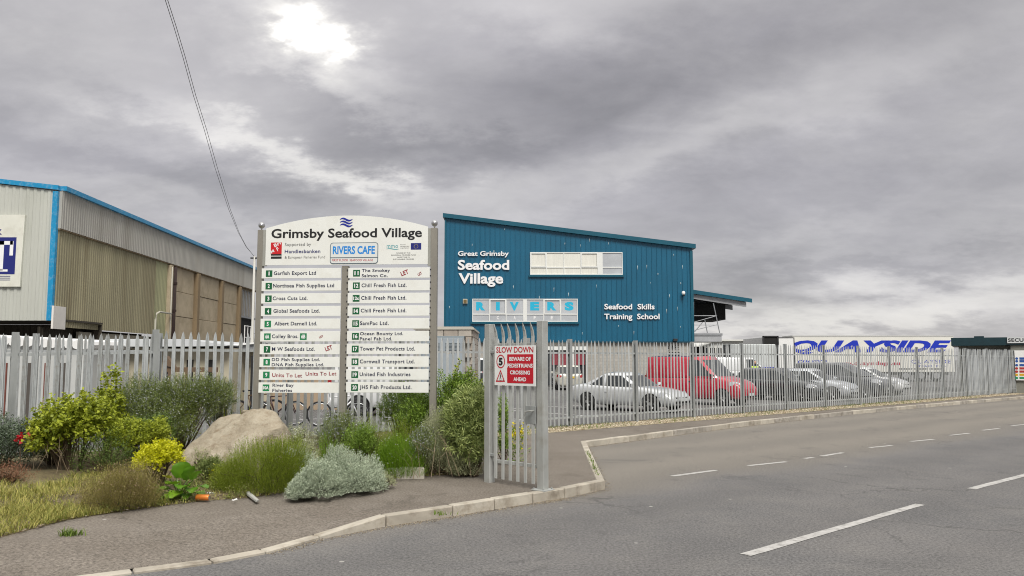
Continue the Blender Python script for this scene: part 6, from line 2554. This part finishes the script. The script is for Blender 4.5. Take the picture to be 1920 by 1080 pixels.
# 9 silver santolina, two mounds
x, w, h = S(556, 650, 872, 11.0)
shrub('lower silver leaved cotton lavender mound spilling onto the pavement', 'shrub', (x, 10.95), 10.95, [(0, 0, .02, w, .40, h - .03), (-w * .65, -.2, 0, w * .45, .25, h * .5)], g_silver, 3800, .09, 12, .018, .009, up=.5, spread=.9, angle=.8, shell=.6, droop=0, stems=False)
x, w, h = S(592, 724, 840, 11.7)
shrub('larger silver leaved cotton lavender mound behind the lower one', 'shrub', (x, 11.65), 11.65, [(-w * .3, 0, .03, w * .6, .45, h - .04), (w * .15, -.1, .0, w * .45, .42, h * .86), (w * .55, .05, .0, w * .45, .4, h * .72), (w * .78, -.2, 0, w * .35, .3, h * .45)], g_silver, 4600, .09, 12, .018, .009, up=.5, spread=.9, angle=.8, shell=.6, droop=0, stems=False, jitter=.4)
x, w, h = S(700, 742, 896, 11.6)
shrub('small low silver tuft at the kerb side of the concrete block', 'shrub', (x, 11.7), 11.7, [(0, 0, .0, w, .18, max(.1, h))], g_silver2, 340, .07, 9, .016, .007, up=.4, spread=.9, shell=.6)
# 10 mixed band behind
x, w, h = S(592, 668, 782, 13.2)
shrub('rosemary with grey flowers under the centre post of the name board', 'shrub', (x, 13.2), 13.2, [(0, 0, h * .45, w, .4, h * .5), (w * .4, .2, h * .55, w * .6, .35, h * .45)], g_dark, 1100, .2, 14, .026, .007, up=.7, flowers=(1400, f_ros, .018, .2))
x, w, h = S(592, 640, 822, 12.75)
shrub('small bright green heather tuft left of the silver mounds', 'heather', (x, 12.75), 12.75, [(0, 0, .1, w, .3, h - .12)], g_bright, 800, .18, 14, .015, .006, up=1, spread=.4, angle=.4, shell=.3, jitter=.12)
x, w, h = S(650, 738, 788, 13.1)
shrub('mid green heather between two rosemary clumps', 'heather', (x, 13.1), 13.1, [(0, 0, .1, w, .4, h - .12)], g_heath, 1500, .22, 14, .016, .006, up=1, spread=.45, angle=.4, shell=.3, jitter=.15, flowers=(450, f_white, .014, .7))
x, w, h = S(700, 800, 818, 12.7)
shrub('vivid green heather clump behind the concrete block', 'heather', (x, 12.75), 12.75, [(0, 0, .05, w, .42, h - .08), (-w * .4, .1, .1, w * .6, .35, h - .16)], g_bright, 4600, .2, 15, .015, .006, up=1, spread=.5, angle=.4, shell=.3, jitter=.12, flowers=(120, f_white, .02, .9))
x, w, h = S(700, 800, 786, 13.4)
shrub('olive green heather in front of the right half of the name board', 'heather', (x, 13.35), 13.35, [(0, 0, .1, w, .4, h - .12)], g_heath, 1500, .22, 14, .016, .006, up=1, spread=.45, angle=.4, shell=.3, jitter=.15)
x, w, h = S(764, 826, 800, 13.0)
shrub('small flowering rosemary beside the grey green lavender', 'shrub', (x, 13.0), 13.0, [(0, 0, h * .45, w, .4, h * .5)], g_dark, 900, .2, 14, .026, .007, up=.7, flowers=(1500, f_ros, .018, .2))
# 11 grey-green lavender
x, w, h = S(790, 872, 766, 13.3)
shrub('tall grey green lavender between the right post and the willowy bush', 'shrub', (x, 13.3), 13.3, [(0, 0, h * .45, w, .45, h * .5), (-w * .2, -.3, h * .2, w * .8, .35, h * .4)], g_silver2, 2400, .26, 14, .026, .006, up=.9, spread=.5, angle=.55, jitter=.2)
x, w, h = S(838, 905, 838, 12.8)
shrub('low grey green sprawl at the foot of the willowy bush by the gate', 'shrub', (x, 12.95), 12.95, [(0, 0, .1, w, .35, h - .12)], g_silver2, 900, .2, 12, .035, .008, up=.7, spread=.7, angle=.6)
# 12 willowy bush
x, w, h = S(826, 918, 724, 13.0)
shrub('dense bush of long pointed leaves beside the left gate post', 'shrub', (x, 13.05), 13.05, [(w * .1, 0, h * .35, w * .95, .5, h * .38), (w * .5, -.1, h * .62, w * .5, .4, h * .36), (-w * .4, .1, h * .55, w * .5, .4, h * .26), (0, .1, h * .75, w * .35, .3, h * .2)], g_will, 1700, .34, 9, .11, .017, up=.5, spread=.8, angle=.7, shell=.25, droop=.5, jitter=.5)
x, w, h = S(786, 915, 712, 14.2)
shrub('lime green shrub behind the willowy bush', 'shrub', (x, 14.3), 14.3, [(0, 0, h * .5, w, .4, h * .48), (w * .3, 0, h * .62, w * .6, .3, h * .40)], g_mid, 1500, .2, 10, .045, .022, up=.7, spread=.6, angle=1.0, shell=.3)
# 13 thin arching shoots
sp = empty('arching_shrub', (P(850, 800, 14.6).x, 14.6, .15), 0, 'thin arching shoots with bright green leaves rising in front of the kiosk', 'shrub')
bs, ds, ls, ts = [], [], [], []
st_ = MB()
for (px, py) in ((862, 676), (856, 690), (836, 722), (880, 692), (893, 700), (872, 708), (820, 742), (845, 735), (902, 716), (858, 716), (830, 758), (890, 730), (868, 740), (815, 765)):
    tip = P(px, py, 14.6 + random.uniform(-.3, .3)) - Vector(sp.location)
    b0 = Vector((random.uniform(-.15, .15), random.uniform(-.1, .1), 0))
    c0 = b0.lerp(tip, .55) + Vector((-.05, 0, .15))
    prev = None
    path = []
    for k in range(15):
        f = k / 14
        q = b0 * (1 - f) ** 2 + c0 * 2 * f * (1 - f) + tip * f * f
        path.append(q)
        if k > 2:
            dd = (q - path[-2]).normalized()
            for _ in range(9):
                v = Vector((random.gauss(0, 1), random.gauss(0, 1), random.gauss(.2, 1))).normalized()
                bs.append(tuple(q + v * .012))
                ds.append(tuple((v + dd * .5).normalized()))
    st_.tube(path, .005, 4, caps=False)
V, Q, T = leaf_quads(np.array(bs), np.array(ds), rng.uniform(.04, .075, len(bs)), rng.uniform(.018, .034, len(bs)), .3)
np_mesh('foliage', V, Q, T, g_lime, sp)
st_.build('stem', mat('twig brown', None), sp)['kind'] = 'stuff'
# 14 deep green bush behind the fence line
x, w, h = S(708, 808, 735, 15.4)
shrub('dense deep green bush under the right half of the name board', 'shrub', (x, 15.2), 15.2, [(0, 0, h * .5, w, .5, h * .52), (w * .5, .1, h * .5, w * .5, .4, h * .44)], g_mid, 1500, .18, 10, .045, .014, up=.5, spread=.7, angle=.9, shell=.3, flowers=(90, f_white, .03, .8))
# 15 white flowered weed by the boulder
x, w, h = S(510, 592, 806, 12.9)
shrub('white flowered plant between the boulder and the green heather', 'plant', (x, 13.2), 13.2, [(0, 0, h * .4, w, .4, h * .5)], g_silver2, 520, .16, 9, .03, .012, up=.5, spread=.8, flowers=(900, f_white, .018, .7), shell=.2)
# 16 yellow daisy
x, w, h = S(398, 425, 897, 11.9)
shrub('small weed with yellow flowers at the foot of the boulder', 'plant', (x, 11.85), 11.85, [(0, 0, .05, w, .15, .16)], g_lime, 70, .1, 6, .03, .016, flowers=(26, f_yel, .026, .9))
x, w, h = S(952, 986, 796, 15.5)
b_ = P(970, 845, 15.2)
yf = empty('yellow_flowers', (P(970, 800, 14.6).x, 14.6, 0), 0, 'clump of yellow flowers growing behind the gate bars', 'plant')
nn_ = 240
V, Q, T = leaf_quads(np.stack([rng.normal(0, .09, nn_), rng.normal(0, .08, nn_), rng.uniform(.02, .62, nn_)], 1), unit(rng.normal(size=(nn_, 3)) + np.array([0, 0, 1.0])), np.full(nn_, .10), np.full(nn_, .02), .2)
np_mesh('foliage', V, Q, T, g_mid, yf)
z1_ = P(970, 812, 14.6).z
V, Q, T = leaf_quads(np.stack([rng.normal(0, .10, 150), rng.normal(0, .08, 150), rng.normal(z1_, .10, 150)], 1), unit(rng.normal(size=(150, 3))), np.full(150, .045), np.full(150, .045), .2)
np_mesh('flowers', V, Q, T, f_yel, yf)
x, w, h = S(932, 960, 745, 14.2)
shrub('narrow green shrub behind the hinge side of the gate', 'shrub', (P(944, 800, 14.3).x, 14.3), 14.3, [(0, 0, .6, .12, .3, .55), (0, 0, .25, .14, .3, .3)], g_mid, 380, .18, 9, .06, .014, up=.8, shell=.1)
# 17 strap leaves left of the boulder
sl2 = empty('strap_leaved_plant', (P(436, 790, 14.6).x, 14.6, .15), 0, 'plant with long yellow green strap leaves behind the top of the boulder', 'plant')
nn_ = 90
bp = np.stack([rng.normal(.1, .16, nn_), rng.normal(0, .1, nn_), np.zeros(nn_)], 1)
V, Q, T = leaf_quads(bp, unit(np.stack([rng.normal(.35, .5, nn_), rng.normal(0, .4, nn_), np.ones(nn_) * 1.1], 1)), rng.uniform(.5, .95, nn_), np.full(nn_, .028), .3)
np_mesh('leaves', V, Q, T, g_lime, sl2)
# low heather clump right of the strap leaves, and ragged stems on the boulder edge
x, w, h = S(352, 398, 872, 12.5)
shrub('small dark ragged weed on the lower edge of the boulder', 'plant', (P(375, 880, 12.4).x, 12.4), 12.4, [(0, 0, .2, .16, .12, .12)], g_dark, 60, .2, 10, .03, .007, up=.6)
shrub('tangle of dark leafy stems between the yellow green shrub and the brown heather', 'shrub', (P(185, 880, 11.9).x, 12.1), 12.1, [(0, 0, .15, .55, .3, .45)], g_deep, 500, .25, 9, .03, .012, up=.6, shell=.1)
shrub('reddish low plant at the left edge among the grass', 'plant', (P(5, 930, 11.2).x, 11.3), 11.3, [(0, 0, .05, .35, .3, .22)], tint_mat('reddish leaf', (.16, .07, .04, 1), (.32, .17, .10, 1), .7, .2), 300, .16, 8, .03, .008, up=.8, shell=.2)
# fillers that knit the bed together
for (a, c_, yt, Y, gm, lab, kw) in (
        (218, 330, 800, 13.0, g_deep, 'dark leafy undergrowth between the lime shrub and the big rosemary', dict(nl=9, L=.045, Wd=.02, spl=.2)),
        (60, 140, 830, 12.9, g_dark, 'dark ragged bush showing behind the yellow green shrub', dict(nl=10, L=.04, Wd=.014, spl=.24)),
        (300, 372, 760, 14.4, g_lime, 'loose lime sprays rising out of the rosemary bush', dict(nl=8, L=.05, Wd=.024, spl=.3)),
        (636, 712, 800, 12.7, g_mid, 'loose green shrub between the rosemary and the vivid heather', dict(nl=9, L=.035, Wd=.014, spl=.2)),
        (740, 812, 752, 14.0, g_mid, 'yellow green sprays in front of the right post', dict(nl=8, L=.04, Wd=.02, spl=.25)),
        (866, 915, 800, 12.9, g_will, 'lower branches of long pale leaves spreading at the gate post foot', dict(nl=8, L=.12, Wd=.018, spl=.26)),
        (520, 600, 838, 12.1, g_silver2, 'grey feathery plant behind the right side of the heather dome', dict(nl=10, L=.025, Wd=.009, spl=.18)),
        (372, 412, 872, 11.9, g_dark, 'small dark shrub tucked under the left end of the boulder', dict(nl=9, L=.03, Wd=.012, spl=.15))):
    x, w, h = S(a, c_, yt, Y)
    shrub(lab, 'shrub', (x, Y), Y, [(0, 0, h * .45, w, .35, h * .5), (w * .3, .1, h * .6, w * .5, .3, h * .38)], gm, int(500 + 1100 * w * h), kw['spl'], kw['nl'], kw['L'], kw['Wd'], up=.7, spread=.6, angle=.85, shell=.2, jitter=.45)
# self-seeded low growth between the shrubs, out to the pavement edge
wp_, wt_ = [], []
A_ = [poly_at(fe, k / 200) for k in range(201)]
for _ in range(620):
    f = random.uniform(fm - .08, .985)
    v = abs(random.gauss(.0, .16))
    if v > .8:
        continue
    a = A_[int(f * 200)]
    c = on_fence(sA + (sB - sA) * f, -.55)
    p0 = a.lerp(c, v)
    if mnoise.noise(Vector((p0.x * 1.3, p0.y * 1.3, 2))) < -.12:
        continue
    hz = bed_h(p0.x, p0.y, max(v, .01))
    s_ = random.uniform(.04, .14) * (1 + v * 2)
    t_0 = random.random() * .7
    for _k in range(26):
        wp_.append((p0.x + random.gauss(0, s_ * .6), p0.y + random.gauss(0, s_ * .5), max(.005, hz) + random.random() ** 1.5 * s_ * 1.2))
        wt_.append(min(1, t_0 + random.random() * .3))
wp_ = np.array(wp_)
nw = len(wp_)
V, Q, T = leaf_quads(wp_, unit(rng.normal(size=(nw, 3)) + np.array([0, 0, .8])), rng.uniform(.02, .055, nw), rng.uniform(.006, .02, nw), .2, .1, np.array(wt_))
o = np_mesh('low_weeds', V, Q, T, tint_mat('weed leaf', (.05, .08, .015, 1), (.34, .36, .10, 1), .7, .3))
tag(o, 'low mixed weeds and seedlings filling the gaps between the shrubs', 'weeds', kind='stuff')
# bare dead stems standing out of the bushes
ds_ = MB()
for _ in range(80):
    px = random.choice((random.uniform(60, 330), random.uniform(600, 900)))
    Y = random.uniform(12.3, 14) if px > 150 else random.uniform(11.9, 12.6)
    b0 = P(px, 800, Y)
    bz0 = bed_z(b0.x, Y)
    ht_ = random.uniform(.3, .75)
    q0 = Vector((b0.x, Y, bz0))
    q1 = q0 + Vector((random.gauss(0, .10), random.gauss(0, .1), ht_ * .6))
    q2 = q1 + Vector((random.gauss(0, .12), random.gauss(0, .1), ht_ * .4))
    ds_.tube([q0, q1, q2], [.0045, .0035, .0018], 3, caps=False)
    if random.random() < .6:
        ds_.tube([q1, q1 + Vector((random.gauss(0, .12), random.gauss(0, .08), ht_ * .3))], [.004, .0018], 3, caps=False)
o = ds_.build('dead_stems', mat('dead stem', (.26, .20, .13, 1), .9, var=.3, vscale=5))
tag(o, 'thin bare dead stems poking up among the shrubs', 'dead stems', kind='stuff')
# more sprawl round the silver mounds
for (a, c_, yt, Y, lab) in ((545, 590, 905, 10.75, 'lowest silver sprawl touching the pavement at the foot of the mounds'), (640, 700, 880, 11.15, 'silver growth joining the two cotton lavender mounds at the front'), (552, 606, 850, 11.7, 'silver growth behind the lower mound beside the heather dome')):
    x, w, h = S(a, c_, yt, Y)
    shrub(lab, 'shrub', (x, Y), Y, [(0, 0, .0, w, .26, max(h, .16)), (w * .5, .1, 0, w * .5, .2, max(h, .16) * .7)], g_silver, 1300, .09, 12, .018, .009, up=.5, spread=.9, angle=.8, shell=.5, droop=0, stems=False, jitter=.4)
# 18 dry twigs heap
dtw = MB()
b0 = G(828, 889)
for _ in range(60):
    a = random.gauss(.2, .35)
    q = b0 + Vector((random.uniform(-.35, .05), random.uniform(-.05, .3), .03 + random.random() * .08))
    e = q + Vector((math.cos(a) * .5, -abs(math.sin(a)) * .25, random.uniform(-.06, .04)))
    e.z = max(e.z, .02)
    dtw.tube([q, q.lerp(e, .5) + Vector((0, 0, .015)), e], .005, 4)
o = dtw.build('dry_twigs', mat('straw twig', (.24, .17, .09, 1), .9, var=.3, vscale=8))
tag(o, 'heap of dry brown twigs at the bed edge beside the concrete block', 'twigs', kind='stuff')
# scattered low weeds
for (px, py, lab) in ((134, 1004, 'tiny green grass tuft growing through the pavement'), (487, 925, 'small weed beside the white stick at the bed edge'), (1110, 868, 'moss and weeds growing along the short kerb by the lay-by'), (828, 965, 'small weed in the kerb joint in front of the gate')):
    g0 = G(px, py)
    k = 120
    if px == 1110:
        bs_ = np.array([tuple(G(1103, 846).lerp(G(1124, 893), random.random()) + Vector((random.gauss(-.02, .02), 0, .0))) for _ in range(k * 2)])
        hh_ = rng.uniform(.015, .05, len(bs_))
    else:
        bs_ = np.array([(g0.x + random.gauss(0, .06), g0.y + random.gauss(0, .03), 0) for _ in range(k)])
        hh_ = rng.uniform(.03, .09, k)
    if px == 828:
        bs_, hh_ = bs_[:30], hh_[:30] * .6
    o = blades('weed', bs_, hh_, m_grass2, .7, .005)
    tag(o, lab, 'weed', kind='stuff')

# ---- litter
can = MB().lathe([(.026, 0), (.033, .006), (.033, .112), (.027, .122)], 18, Matrix.Rotation(PI / 2, 4, 'Y')).build('drink_can', mat('can orange', (.55, .17, .03, 1), .35, .3, var=.3, vscale=12), None, smooth=True)
p = G(368, 941)
can.location = (p.x, p.y, .06)
can.scale = (1.5, 1.2, 1.2)
can.rotation_euler = (0, 0, R(-8))
tag(can, 'orange drink can lying in the grass at the bed edge', 'can')
MB().lathe([(.024, .1221), (.024, .1225)], 14, Matrix.Rotation(PI / 2, 4, 'Y')).build('lid', alloy, can)
p = G(462, 931)
q = G(481, 946)
stk = MB().hexa([(0, -.03, 0), (q.x - p.x, q.y - p.y - .03, 0), (q.x - p.x + .02, q.y - p.y + .05, 0), (.03, .05, 0), (0, -.02, .035), (q.x - p.x, q.y - p.y - .02, .03), (q.x - p.x + .02, q.y - p.y + .035, .03), (.03, .035, .04)]).build('white_plank', mat('bleached wood', (.36, .36, .33, 1), .8, var=.15, vscale=8), None, bevel=.006)
stk.location = (p.x, p.y, .03)
tag(stk, 'bleached white stick lying across the edge of the pavement', 'stick')
for k, (px, py, s_) in enumerate(((395, 926, .05), (440, 938, .035), (548, 934, .03), (545, 848, .10), (105, 893, .06))):
    V = []
    mb = MB()
    n_ = 7
    for i in range(n_):
        for j in range(n_):
            mb.v.append(((i - 3) * s_ / 3.5, (j - 3) * s_ / 3.5 * .7, abs(mnoise.noise(Vector((i * .7 + k * 9, j * .7, 0)))) * s_ * 1.1))
    for i in range(n_ - 1):
        for j in range(n_ - 1):
            a = i * n_ + j
            mb.f.append((a, a + n_, a + n_ + 1, a + 1))
    o = mb.build('litter_scrap', mat('scrap white', (.66, .66, .64, 1), .6), None, smooth=True)
    if k == 3:
        pp_ = P(px, py, 11.75)
        o.location = pp_
        o.rotation_euler = (R(70), R(20), 0)
    else:
        pp_ = G(px, py, .04)
        o.location = pp_
        o.rotation_euler = (0, 0, k)
    tag(o, ('crumpled white scrap just above the orange can', 'small white scrap right of the orange can', 'small white scrap by the silver mound', 'white plastic scrap caught on top of the green heather dome',
            'pale scrap in the grass below the yellow green shrub')[k], 'litter', 'scraps of white litter')
